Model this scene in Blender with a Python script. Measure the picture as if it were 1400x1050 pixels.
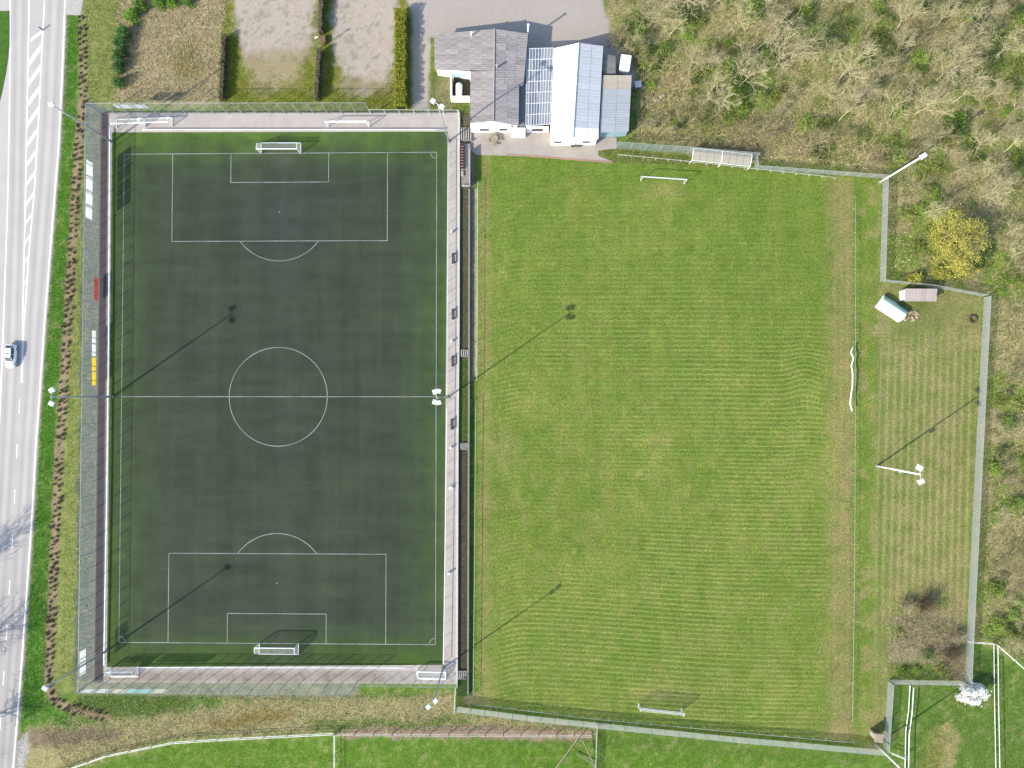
import bpy, math, random
import numpy as np
from mathutils import Vector, Matrix

random.seed(7)
RNG = np.random.default_rng(7)
scene = bpy.context.scene
COL = scene.collection
for o in list(bpy.data.objects):
    bpy.data.objects.remove(o)

# ------------------------------------------------------------------ camera
PW, PH = 1400.0, 1050.0           # photograph size in pixels
F = 924.0                         # focal length in those pixels
H = 125.0                         # flying height in metres
NADIR = (717.0, 542.0)            # the pixel that looks straight down
def raydir(px, py):
    return Vector(((px - PW/2)/F, -(py - PH/2)/F, -1.0))
ROT = raydir(*NADIR).normalized().rotation_difference(Vector((0, 0, -1))).to_matrix()
cam_d = bpy.data.cameras.new("camera")
cam = bpy.data.objects.new("camera", cam_d)
COL.objects.link(cam)
cam.matrix_world = Matrix.Translation((0, 0, H)) @ ROT.to_4x4()
cam_d.sensor_width = 36.0
cam_d.lens = 36.0*F/PW
cam_d.clip_start = 1.0
cam_d.clip_end = 5000.0
scene.camera = cam

# ------------------------------------------------------------------ sky, sun, exposure
SUN_EL = math.radians(31.0)
SH = Vector((0.822, 0.569, 0.0)).normalized()        # the way shadows fall on the ground
world = bpy.data.worlds.new("World")
scene.world = world
world.use_nodes = True
wn = world.node_tree.nodes
sky = wn.new("ShaderNodeTexSky")
sky.sky_type = 'NISHITA'
sky.sun_disc = False
sky.sun_elevation = SUN_EL
sky.sun_rotation = math.atan2(-SH.x, -SH.y)
wn["Background"].inputs[1].default_value = 0.15
world.node_tree.links.new(sky.outputs[0], wn["Background"].inputs[0])
sd_ = bpy.data.lights.new("sun", 'SUN')
sd_.energy = 3.5
sd_.angle = math.radians(0.6)
sd_.color = (1.0, 0.935, 0.79)
sun = bpy.data.objects.new("sun", sd_)
COL.objects.link(sun)
sun.rotation_euler = Vector((SH.x*math.cos(SUN_EL), SH.y*math.cos(SUN_EL), -math.sin(SUN_EL))).to_track_quat('-Z', 'Y').to_euler()
sun.location = (-60, -40, 60)
scene.view_settings.view_transform = 'Standard'
scene.view_settings.look = 'None'
scene.view_settings.exposure = 1.1
scene.view_settings.gamma = 1.0
scene.render.resolution_x = 1024
scene.render.resolution_y = 768

# ------------------------------------------------------------------ helpers
KEX = 1.9                         # how much brighter a lit flat surface shows than its base colour
def lin(c):
    c = c/255.0
    return c/12.92 if c <= 0.04045 else ((c + 0.055)/1.055)**2.4
def alb(r, g, b, k=None):         # base colour of a surface that shows as (r,g,b) in full sun
    k = k or KEX
    return (min(lin(r)/k, .85), min(lin(g)/k, .85), min(lin(b)/k, .85))
def P(px, py, z=0.0):             # photo pixel -> point on the level z
    d = ROT @ raydir(px, py)
    t = (z - H)/d.z
    return Vector((d.x*t, d.y*t, z))
RT = np.array(ROT.transposed())
def to_px(X, Y, Z=0.0):           # world -> photo pixel, arrays
    q = np.stack([X, Y, np.full_like(X, Z - H)], -1) @ RT.T
    return PW/2 + F*q[..., 0]/-q[..., 2], PH/2 - F*q[..., 1]/-q[..., 2]

def tag(o, label=None, cat=None, group=None, kind=None):
    if label: o["label"] = label
    if cat: o["category"] = cat
    if group: o["group"] = group
    if kind: o["kind"] = kind
    return o
def empty(name, loc=(0, 0, 0), rz=0.0, label=None, cat=None, group=None):
    o = bpy.data.objects.new(name, None)
    COL.objects.link(o)
    o.location = loc
    o.rotation_euler = (0, 0, rz)
    o.empty_display_size = 0.2
    return tag(o, label, cat, group)
def link(name, me, mat=None, parent=None, loc=None, rz=0.0):
    o = bpy.data.objects.new(name, me)
    COL.objects.link(o)
    if mat is not None and len(me.materials) == 0:
        me.materials.append(mat)
    if parent: o.parent = parent
    if loc is not None: o.location = loc
    if rz: o.rotation_euler = (0, 0, rz)
    return o
def copy_tree(o, parent=None):
    c = o.copy()
    COL.objects.link(c)
    c.parent = parent
    for ch in o.children:
        copy_tree(ch, c)
    return c

class MB:                          # collects shapes, builds ONE mesh object
    def __init__(s):
        s.v = []; s.f = []
    def face(s, pts):
        n = len(s.v); s.v += [tuple(p) for p in pts]; s.f.append(tuple(range(n, n + len(pts)))); return s
    def box(s, c, size, rz=0.0):
        cx, cy, cz = c; hx, hy, hz = size[0]/2, size[1]/2, size[2]/2
        ca, sa = math.cos(rz), math.sin(rz); n = len(s.v)
        for dz in (-hz, hz):
            for dx, dy in ((-hx, -hy), (hx, -hy), (hx, hy), (-hx, hy)):
                s.v.append((cx + dx*ca - dy*sa, cy + dx*sa + dy*ca, cz + dz))
        s.f += [tuple(n + i for i in q) for q in ((3, 2, 1, 0), (4, 5, 6, 7), (0, 1, 5, 4), (1, 2, 6, 5), (2, 3, 7, 6), (3, 0, 4, 7))]
        return s
    def hexa(s, b, t):             # bottom ring, top ring (same count)
        n = len(s.v); k = len(b)
        s.v += [tuple(p) for p in b] + [tuple(p) for p in t]
        s.f.append(tuple(n + i for i in reversed(range(k))))
        s.f.append(tuple(n + k + i for i in range(k)))
        for i in range(k):
            j = (i + 1) % k
            s.f.append((n + i, n + j, n + k + j, n + k + i))
        return s
    def prism(s, pts, z0, z1):
        return s.hexa([(p[0], p[1], z0) for p in pts], [(p[0], p[1], z1) for p in pts])
    def tube(s, pts, r, sides=6, cap=True):
        pts = [Vector(p) for p in pts]
        rs = r if isinstance(r, (list, tuple)) else [r]*len(pts)
        n = len(s.v); up0 = None
        for i, p in enumerate(pts):
            a = pts[max(i - 1, 0)]; b = pts[min(i + 1, len(pts) - 1)]
            t = (b - a).normalized()
            ref = Vector((0, 0, 1)) if abs(t.z) < .95 else Vector((1, 0, 0))
            u = t.cross(ref).normalized(); w = t.cross(u)
            for k in range(sides):
                an = 2*math.pi*(k + .5)/sides
                q = p + (u*math.cos(an) + w*math.sin(an))*rs[i]
                s.v.append((q.x, q.y, q.z))
        for i in range(len(pts) - 1):
            for k in range(sides):
                k2 = (k + 1) % sides
                s.f.append((n + i*sides + k, n + i*sides + k2, n + (i + 1)*sides + k2, n + (i + 1)*sides + k))
        if cap:
            s.f.append(tuple(n + k for k in reversed(range(sides))))
            e = n + (len(pts) - 1)*sides
            s.f.append(tuple(e + k for k in range(sides)))
        return s
    def loft(s, rings, cap=True):
        n = len(s.v); k = len(rings[0])
        for r in rings: s.v += [tuple(p) for p in r]
        for i in range(len(rings) - 1):
            for j in range(k):
                j2 = (j + 1) % k
                s.f.append((n + i*k + j, n + i*k + j2, n + (i + 1)*k + j2, n + (i + 1)*k + j))
        if cap:
            s.f.append(tuple(n + j for j in reversed(range(k))))
            s.f.append(tuple(n + (len(rings) - 1)*k + j for j in range(k)))
        return s
    def mesh(s, name, smooth=False):
        me = bpy.data.meshes.new(name)
        me.from_pydata(s.v, [], s.f)
        me.update()
        if smooth: me.shade_smooth()
        return me
    def build(s, name, mat, parent=None, smooth=False, loc=None, rz=0.0):
        return link(name, s.mesh(name, smooth), mat, parent, loc, rz)

# ------------------------------------------------------------------ procedural noise for the ground's own colours
def vnoise(x, y, seed=0):
    r = np.random.default_rng(seed).random((256, 256))
    xi = np.floor(x).astype(int); yi = np.floor(y).astype(int)
    fx = x - xi; fy = y - yi
    fx = fx*fx*(3 - 2*fx); fy = fy*fy*(3 - 2*fy)
    a = r[xi & 255, yi & 255]; b = r[(xi + 1) & 255, yi & 255]
    c = r[xi & 255, (yi + 1) & 255]; d = r[(xi + 1) & 255, (yi + 1) & 255]
    return (a*(1 - fx) + b*fx)*(1 - fy) + (c*(1 - fx) + d*fx)*fy
def fbm(x, y, sc, seed=0, octv=4):
    t = np.zeros_like(x); a = .5; w = 0
    for i in range(octv):
        t += a*vnoise(x*sc + 17.3*i, y*sc - 9.1*i, seed + i); w += a; a *= .55; sc *= 2.03
    return t/w
def sdist(poly, X, Y):             # signed distance, negative inside
    d = np.full(X.shape, 1e18); ins = np.zeros(X.shape, bool)
    n = len(poly)
    for i in range(n):
        x1, y1 = poly[i]; x2, y2 = poly[(i + 1) % n]
        ex, ey = x2 - x1, y2 - y1
        t = np.clip(((X - x1)*ex + (Y - y1)*ey)/(ex*ex + ey*ey + 1e-9), 0, 1)
        d = np.minimum(d, (X - x1 - t*ex)**2 + (Y - y1 - t*ey)**2)
        c = ((y1 > Y) != (y2 > Y)) & (X < (x2 - x1)*(Y - y1)/((y2 - y1) + 1e-12) + x1)
        ins ^= c
    d = np.sqrt(d)
    return np.where(ins, -d, d)
def ldist(line, X, Y):
    d = np.full(X.shape, 1e18)
    for (x1, y1), (x2, y2) in zip(line[:-1], line[1:]):
        ex, ey = x2 - x1, y2 - y1
        t = np.clip(((X - x1)*ex + (Y - y1)*ey)/(ex*ex + ey*ey + 1e-9), 0, 1)
        d = np.minimum(d, (X - x1 - t*ex)**2 + (Y - y1 - t*ey)**2)
    return np.sqrt(d)
def interp(line, y):               # polyline given as (x, y) running down the picture -> x at y
    ys = [p[1] for p in line]; xs = [p[0] for p in line]
    return float(np.interp(y, ys, xs))

# ------------------------------------------------------------------ materials
def mat_base(name, rough=.85, spec=.3):
    m = bpy.data.materials.new(name); m.use_nodes = True
    nt = m.node_tree; b = nt.nodes["Principled BSDF"]
    b.inputs["Roughness"].default_value = rough
    b.inputs["Specular IOR Level"].default_value = spec
    return m, nt, b
def N(nt, typ, **kw):
    n = nt.nodes.new(typ)
    for k, v in kw.items(): setattr(n, k, v)
    return n
def noise_mul(nt, vec, src, scale, lo, hi, detail=4.0, rough=.6):
    """src colour times a noise between lo and hi"""
    nz = N(nt, "ShaderNodeTexNoise"); nz.inputs["Scale"].default_value = scale
    nz.inputs["Detail"].default_value = detail; nz.inputs["Roughness"].default_value = rough
    nt.links.new(vec, nz.inputs["Vector"])
    mr = N(nt, "ShaderNodeMapRange"); mr.inputs[1].default_value = .28; mr.inputs[2].default_value = .72
    mr.inputs[3].default_value = lo; mr.inputs[4].default_value = hi
    nt.links.new(nz.outputs["Fac"], mr.inputs[0])
    mx = N(nt, "ShaderNodeMix", data_type='RGBA', blend_type='MULTIPLY'); mx.inputs["Factor"].default_value = 1.0
    nt.links.new(src, mx.inputs["A"]); nt.links.new(mr.outputs[0], mx.inputs["B"])
    return mx.outputs["Result"], nz.outputs["Fac"]
def flat(name, c, rough=.7, spec=.3, metal=0.0, n1=(1.5, .85, 1.12), n2=(18.0, .92, 1.08), objrand=0.0):
    m, nt, b = mat_base(name, rough, spec)
    b.inputs["Metallic"].default_value = metal
    tc = N(nt, "ShaderNodeTexCoord")
    rgb = N(nt, "ShaderNodeRGB"); rgb.outputs[0].default_value = (*c, 1)
    out = rgb.outputs[0]
    if objrand:
        oi = N(nt, "ShaderNodeObjectInfo")
        mr = N(nt, "ShaderNodeMapRange"); mr.inputs[3].default_value = 1 - objrand; mr.inputs[4].default_value = 1 + objrand
        nt.links.new(oi.outputs["Random"], mr.inputs[0])
        mx = N(nt, "ShaderNodeMix", data_type='RGBA', blend_type='MULTIPLY'); mx.inputs["Factor"].default_value = 1.0
        nt.links.new(out, mx.inputs["A"]); nt.links.new(mr.outputs[0], mx.inputs["B"]); out = mx.outputs["Result"]
    if n1: out, _ = noise_mul(nt, tc.outputs["Object"], out, *n1)
    if n2: out, _ = noise_mul(nt, tc.outputs["Object"], out, *n2)
    nt.links.new(out, b.inputs["Base Color"])
    return m
def attr_mat(name, rough=.95, spec=.1, fine=((3.0, .82, 1.18), (11.0, .75, 1.25)), stripes=False, bump=.0, objrand=0.0, bark=False):
    """base colour from the mesh's own colour attribute, broken up by noise"""
    m, nt, b = mat_base(name, rough, spec)
    at = N(nt, "ShaderNodeAttribute", attribute_name="Col")
    geo = N(nt, "ShaderNodeTexCoord")
    out = at.outputs["Color"]; vec = geo.outputs["Object"]; fac = None
    if objrand:
        oi = N(nt, "ShaderNodeObjectInfo")
        mr = N(nt, "ShaderNodeMapRange"); mr.inputs[3].default_value = 1 - objrand; mr.inputs[4].default_value = 1 + objrand
        nt.links.new(oi.outputs["Random"], mr.inputs[0])
        mx = N(nt, "ShaderNodeMix", data_type='RGBA', blend_type='MULTIPLY'); mx.inputs["Factor"].default_value = 1.0
        nt.links.new(out, mx.inputs["A"]); nt.links.new(mr.outputs[0], mx.inputs["B"]); out = mx.outputs["Result"]
    if stripes:
        ph = N(nt, "ShaderNodeAttribute", attribute_name="phase")
        am = N(nt, "ShaderNodeAttribute", attribute_name="amp")
        sn = N(nt, "ShaderNodeMath", operation='SINE'); nt.links.new(ph.outputs["Fac"], sn.inputs[0])
        # irregular strength along the row
        nz = N(nt, "ShaderNodeTexNoise"); nz.inputs["Scale"].default_value = .9; nz.inputs["Detail"].default_value = 4
        nt.links.new(vec, nz.inputs["Vector"])
        mr = N(nt, "ShaderNodeMapRange"); mr.inputs[1].default_value = .25; mr.inputs[2].default_value = .65; mr.inputs[3].default_value = .35
        nt.links.new(nz.outputs["Fac"], mr.inputs[0])
        k = N(nt, "ShaderNodeMath", operation='MULTIPLY'); nt.links.new(am.outputs["Fac"], k.inputs[0]); nt.links.new(mr.outputs[0], k.inputs[1])
        # thin pale line of dry clippings on the crests
        cr = N(nt, "ShaderNodeMapRange"); cr.inputs[1].default_value = .55; cr.inputs[2].default_value = 1.0
        nt.links.new(sn.outputs[0], cr.inputs[0])
        f1 = N(nt, "ShaderNodeMath", operation='MULTIPLY'); nt.links.new(cr.outputs[0], f1.inputs[0]); nt.links.new(k.outputs[0], f1.inputs[1])
        f1b = N(nt, "ShaderNodeMath", operation='MULTIPLY'); nt.links.new(f1.outputs[0], f1b.inputs[0]); f1b.inputs[1].default_value = .6
        mx = N(nt, "ShaderNodeMix", data_type='RGBA'); mx.inputs["B"].default_value = (*alb(186, 194, 108), 1)
        nt.links.new(f1b.outputs[0], mx.inputs["Factor"]); nt.links.new(out, mx.inputs["A"]); out = mx.outputs["Result"]
        # darker lush rows in the troughs
        tr = N(nt, "ShaderNodeMapRange"); tr.inputs[1].default_value = -.1; tr.inputs[2].default_value = -1.0
        nt.links.new(sn.outputs[0], tr.inputs[0])
        f2 = N(nt, "ShaderNodeMath", operation='MULTIPLY'); nt.links.new(tr.outputs[0], f2.inputs[0]); nt.links.new(k.outputs[0], f2.inputs[1])
        f2b = N(nt, "ShaderNodeMath", operation='MULTIPLY'); nt.links.new(f2.outputs[0], f2b.inputs[0]); f2b.inputs[1].default_value = .4
        mx = N(nt, "ShaderNodeMix", data_type='RGBA'); mx.inputs["B"].default_value = (*alb(88, 118, 48), 1)
        nt.links.new(f2b.outputs[0], mx.inputs["Factor"]); nt.links.new(out, mx.inputs["A"]); out = mx.outputs["Result"]
    pre = out
    for sc, lo, hi in fine:
        out, fac = noise_mul(nt, vec, out, sc, lo, hi)
    if stripes:
        hd = N(nt, "ShaderNodeAttribute", attribute_name="hard"); hk = N(nt, "ShaderNodeMath", operation='MULTIPLY'); hk.inputs[1].default_value = .8
        nt.links.new(hd.outputs["Fac"], hk.inputs[0])
        mh = N(nt, "ShaderNodeMix", data_type='RGBA'); nt.links.new(hk.outputs[0], mh.inputs["Factor"]); nt.links.new(out, mh.inputs["A"]); nt.links.new(pre, mh.inputs["B"]); out = mh.outputs["Result"]
    if bump:
        bp = N(nt, "ShaderNodeBump"); bp.inputs["Strength"].default_value = bump; bp.inputs["Distance"].default_value = .08
        nt.links.new(fac, bp.inputs["Height"]); nt.links.new(bp.outputs[0], b.inputs["Normal"])
    nt.links.new(out, b.inputs["Base Color"])
    return m
def wire_mat(name, c, su, sv, cu, cv, metal=0.0):
    """woven wire: opaque where a wire runs, open between (UV in metres)"""
    m, nt, b = mat_base(name, .5, .4)
    b.inputs["Base Color"].default_value = (*c, 1)
    uv = N(nt, "ShaderNodeUVMap"); sp = N(nt, "ShaderNodeSeparateXYZ"); nt.links.new(uv.outputs[0], sp.inputs[0])
    outs = []
    for ax, s_, cov in (("X", su, cu), ("Y", sv, cv)):
        d = N(nt, "ShaderNodeMath", operation='DIVIDE'); nt.links.new(sp.outputs[ax], d.inputs[0]); d.inputs[1].default_value = s_
        fr = N(nt, "ShaderNodeMath", operation='FRACT'); nt.links.new(d.outputs[0], fr.inputs[0])
        lt = N(nt, "ShaderNodeMath", operation='LESS_THAN'); nt.links.new(fr.outputs[0], lt.inputs[0]); lt.inputs[1].default_value = cov
        outs.append(lt.outputs[0])
    mx = N(nt, "ShaderNodeMath", operation='MAXIMUM'); nt.links.new(outs[0], mx.inputs[0]); nt.links.new(outs[1], mx.inputs[1])
    tl = N(nt, "ShaderNodeBsdfTranslucent"); tl.inputs[0].default_value = (*c, 1)
    tr = N(nt, "ShaderNodeBsdfTransparent"); m1 = N(nt, "ShaderNodeMixShader"); m2 = N(nt, "ShaderNodeMixShader")
    m1.inputs[0].default_value = .5; nt.links.new(b.outputs[0], m1.inputs[1]); nt.links.new(tl.outputs[0], m1.inputs[2])
    nt.links.new(mx.outputs[0], m2.inputs[0]); nt.links.new(tr.outputs[0], m2.inputs[1]); nt.links.new(m1.outputs[0], m2.inputs[2])
    nt.links.new(m2.outputs[0], nt.nodes["Material Output"].inputs[0])
    return m
def banner(name, c, tp=.25):              # woven banner cloth: light shines through it
    m = flat(name, c, .6, .3); nt = m.node_tree; b = nt.nodes["Principled BSDF"]
    tl = N(nt, "ShaderNodeBsdfTranslucent"); tl.inputs[0].default_value = (*c, 1); m1 = N(nt, "ShaderNodeMixShader"); m1.inputs[0].default_value = .6
    nt.links.new(b.outputs[0], m1.inputs[1]); nt.links.new(tl.outputs[0], m1.inputs[2])
    tr = N(nt, "ShaderNodeBsdfTransparent"); m2 = N(nt, "ShaderNodeMixShader"); m2.inputs[0].default_value = tp     # see-through share, added to thin the shadow the board casts
    nt.links.new(m1.outputs[0], m2.inputs[1]); nt.links.new(tr.outputs[0], m2.inputs[2]); nt.links.new(m2.outputs[0], nt.nodes["Material Output"].inputs[0])
    return m
def glass_mat(name, c, alpha, rough=.12):
    m, nt, b = mat_base(name, rough, .5)
    b.inputs["Base Color"].default_value = (*c, 1); b.inputs["Alpha"].default_value = alpha
    return m
def sheet_mat(name, c, wl=.18, axis='X', strength=.5, rough=.75, var=.12, spec=.25):
    """corrugated sheeting: ribs as relief, weathering as colour"""
    m, nt, b = mat_base(name, rough, spec)
    tc = N(nt, "ShaderNodeTexCoord"); oi = N(nt, "ShaderNodeObjectInfo")
    rgb = N(nt, "ShaderNodeRGB"); rgb.outputs[0].default_value = (*c, 1)
    mr = N(nt, "ShaderNodeMapRange"); mr.inputs[3].default_value = 1 - var; mr.inputs[4].default_value = 1 + var
    nt.links.new(oi.outputs["Random"], mr.inputs[0])
    mx = N(nt, "ShaderNodeMix", data_type='RGBA', blend_type='MULTIPLY'); mx.inputs["Factor"].default_value = 1.0
    nt.links.new(rgb.outputs[0], mx.inputs["A"]); nt.links.new(mr.outputs[0], mx.inputs["B"])
    out, _ = noise_mul(nt, tc.outputs["Object"], mx.outputs["Result"], 1.3, 1 - var*1.6, 1 + var)
    out, _ = noise_mul(nt, tc.outputs["Object"], out, 9.0, 1 - var, 1 + var)
    wv = N(nt, "ShaderNodeTexWave", wave_type='BANDS', bands_direction=axis)
    wv.inputs["Scale"].default_value = 2*math.pi/(20*wl); nt.links.new(tc.outputs["Object"], wv.inputs["Vector"])
    bp = N(nt, "ShaderNodeBump"); bp.inputs["Strength"].default_value = strength; bp.inputs["Distance"].default_value = .03
    nt.links.new(wv.outputs["Fac"], bp.inputs["Height"]); nt.links.new(bp.outputs[0], b.inputs["Normal"])
    nt.links.new(out, b.inputs["Base Color"])
    return m

M = {}
M['ground'] = attr_mat("ground_cover", stripes=True, fine=((.35, .9, 1.1), (1.6, .84, 1.16), (3.2, .66, 1.34)), bump=.5)
M['paving'] = attr_mat("paving", rough=.85, fine=((.5, .93, 1.07), (5.0, .93, 1.07), (16.0, .93, 1.07)))
M['turf'] = attr_mat("artificial_turf", rough=.9, fine=((.22, .94, 1.06), (2.5, .94, 1.06), (14.0, .86, 1.14)))
M['asphalt'] = attr_mat("asphalt", rough=.85, fine=((.25, .95, 1.05), (3.0, .96, 1.04), (14.0, .94, 1.06)))
M['line'] = flat("white_marking_paint", (.25, .26, .26), .8, n1=(.25, .55, 1.2), n2=(3.0, .7, 1.2))
M['roadline'] = flat("road_marking_paint", (.78, .78, .77), .6, n1=(.3, .72, 1.05), n2=(3.0, .8, 1.08))
M['white'] = flat("white_paint", (.78, .79, .79), .45, .5)
M['whiteplastic'] = flat("white_plastic", (.72, .74, .73), .4, .5)
M['galv'] = flat("galvanised_steel", (.38, .40, .41), .5, .5, .3)
M['galvpale'] = flat("pale_galvanised_steel", (.62, .63, .63), .5, .5, .1)
M['postgreen'] = flat("grey_green_post", (.23, .28, .28), .5, .4)
M['concrete'] = flat("pale_concrete", alb(214, 206, 200), .9, .1)
M['concretegrey'] = flat("grey_concrete", alb(170, 165, 158), .9, .1)
M['render'] = flat("white_render", (.8, .8, .79), .8, .2, n1=(.8, .94, 1.04), n2=(9.0, .96, 1.03))
M['dark'] = flat("dark_recess", (.03, .03, .035), .5, .4)
M['glassdark'] = flat("window_glass", (.04, .05, .06), .08, .6, n1=None, n2=None)
M['mesh'] = wire_mat("fence_mesh", (.42, .48, .50), .10, .20, .07, .07)
M['meshlow'] = wire_mat("chain_link", (.54, .54, .55), .09, .09, .30, .30)
M['meshblue'] = wire_mat("blue_grey_ball_net", (.40, .48, .50), .10, .10, .22, .22)
M['net'] = wire_mat("goal_net", (.6, .62, .6), .12, .12, .16, .16)
M['wood'] = flat("weathered_wood", alb(185, 172, 150), .85, .1)
M['woodbrown'] = flat("brown_wood", alb(150, 120, 95), .85, .1)
M['rubber'] = flat("black_rubber", (.02, .02, .02), .7, .3)
M['tape'] = flat("white_fence_tape", (.8, .8, .78), .6, .2)
M['bark'] = flat("pale_bark", alb(212, 202, 160), .9, .1, objrand=.22, n1=(.7, .8, 1.2), n2=(7.0, .75, 1.2))
M['barkdark'] = flat("dark_bark", alb(156, 142, 112), .9, .1, objrand=.2, n1=(.7, .8, 1.2), n2=(7.0, .75, 1.2))
M['leaf'] = attr_mat("leaves", rough=.6, spec=.25, fine=((4.0, .85, 1.15),), objrand=.22)
M['blade'] = attr_mat("grass_blades", rough=.8, spec=.15, fine=((3.0, .88, 1.12),))

# ------------------------------------------------------------------ layout of the ground, in photo pixels
LEDGE = [(14, -60), (14, 0), (13, 150), (11, 262), (8, 350), (5, 437), (1, 540), (-4, 640), (-14, 787), (-36, 1050), (-44, 1130)]
HATL = [(40, -60), (40, 0), (38, 100), (36, 200), (35, 262), (33, 350), (31, 437), (28.5, 520), (24, 600), (17, 740), (7, 900), (-4, 1050), (-10, 1130)]
HATR = [(64, -60), (61, 0), (57, 75), (52, 180), (47, 262), (40, 340), (36, 400), (33.5, 437), (30.5, 520)]
REDGE = [(92, -60), (89, 0), (85, 100), (80, 200), (75, 262), (68, 350), (61, 437), (54, 540), (49, 607), (44, 700), (38, 787), (30, 900), (22, 1000), (18, 1050), (12, 1130)]
SOIL = [(112, -20), (112, 20), (113, 80), (113, 130), (108, 190), (103, 260), (99, 330), (96, 380), (92, 440), (88, 510), (83, 590), (79, 650), (75, 740), (72, 820), (68, 890), (66, 930), (74, 958), (100, 970), (125, 976), (148, 980)]
WOODP = [(846, -60), (830, 15), (845, 60), (872, 105), (868, 180), (850, 196), (1040, 222), (1216, 240), (1210, 384), (1352, 398), (1345, 560), (1338, 700), (1330, 870), (1400, 905), (1460, 900), (1460, -60)]
GP = [(651, 214), (830, 222), (1040, 234), (1200, 246), (1195, 1018), (1000, 1004), (815, 984), (645, 962)]   # grass pitch
FIELD = [(1172, 250), (1203, 250), (1203, 388), (1342, 404), (1336, 560), (1328, 720), (1318, 870), (1322, 930), (1216, 932), (1206, 1030), (1172, 1018)]
GRAVEL1 = [(320, -60), (433, -60), (430, 40), (420, 75), (395, 102), (360, 106), (340, 85), (325, 50)]
GRAVEL2 = [(450, -60), (560, -60), (545, 20), (538, 60), (532, 110), (500, 132), (470, 120), (455, 60)]
YARD = [(540, -60), (860, -60), (832, 15), (848, 50), (870, 90), (868, 120), (700, 120), (690, 51), (587, 51), (587, 152), (563, 150), (563, 20)]
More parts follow.
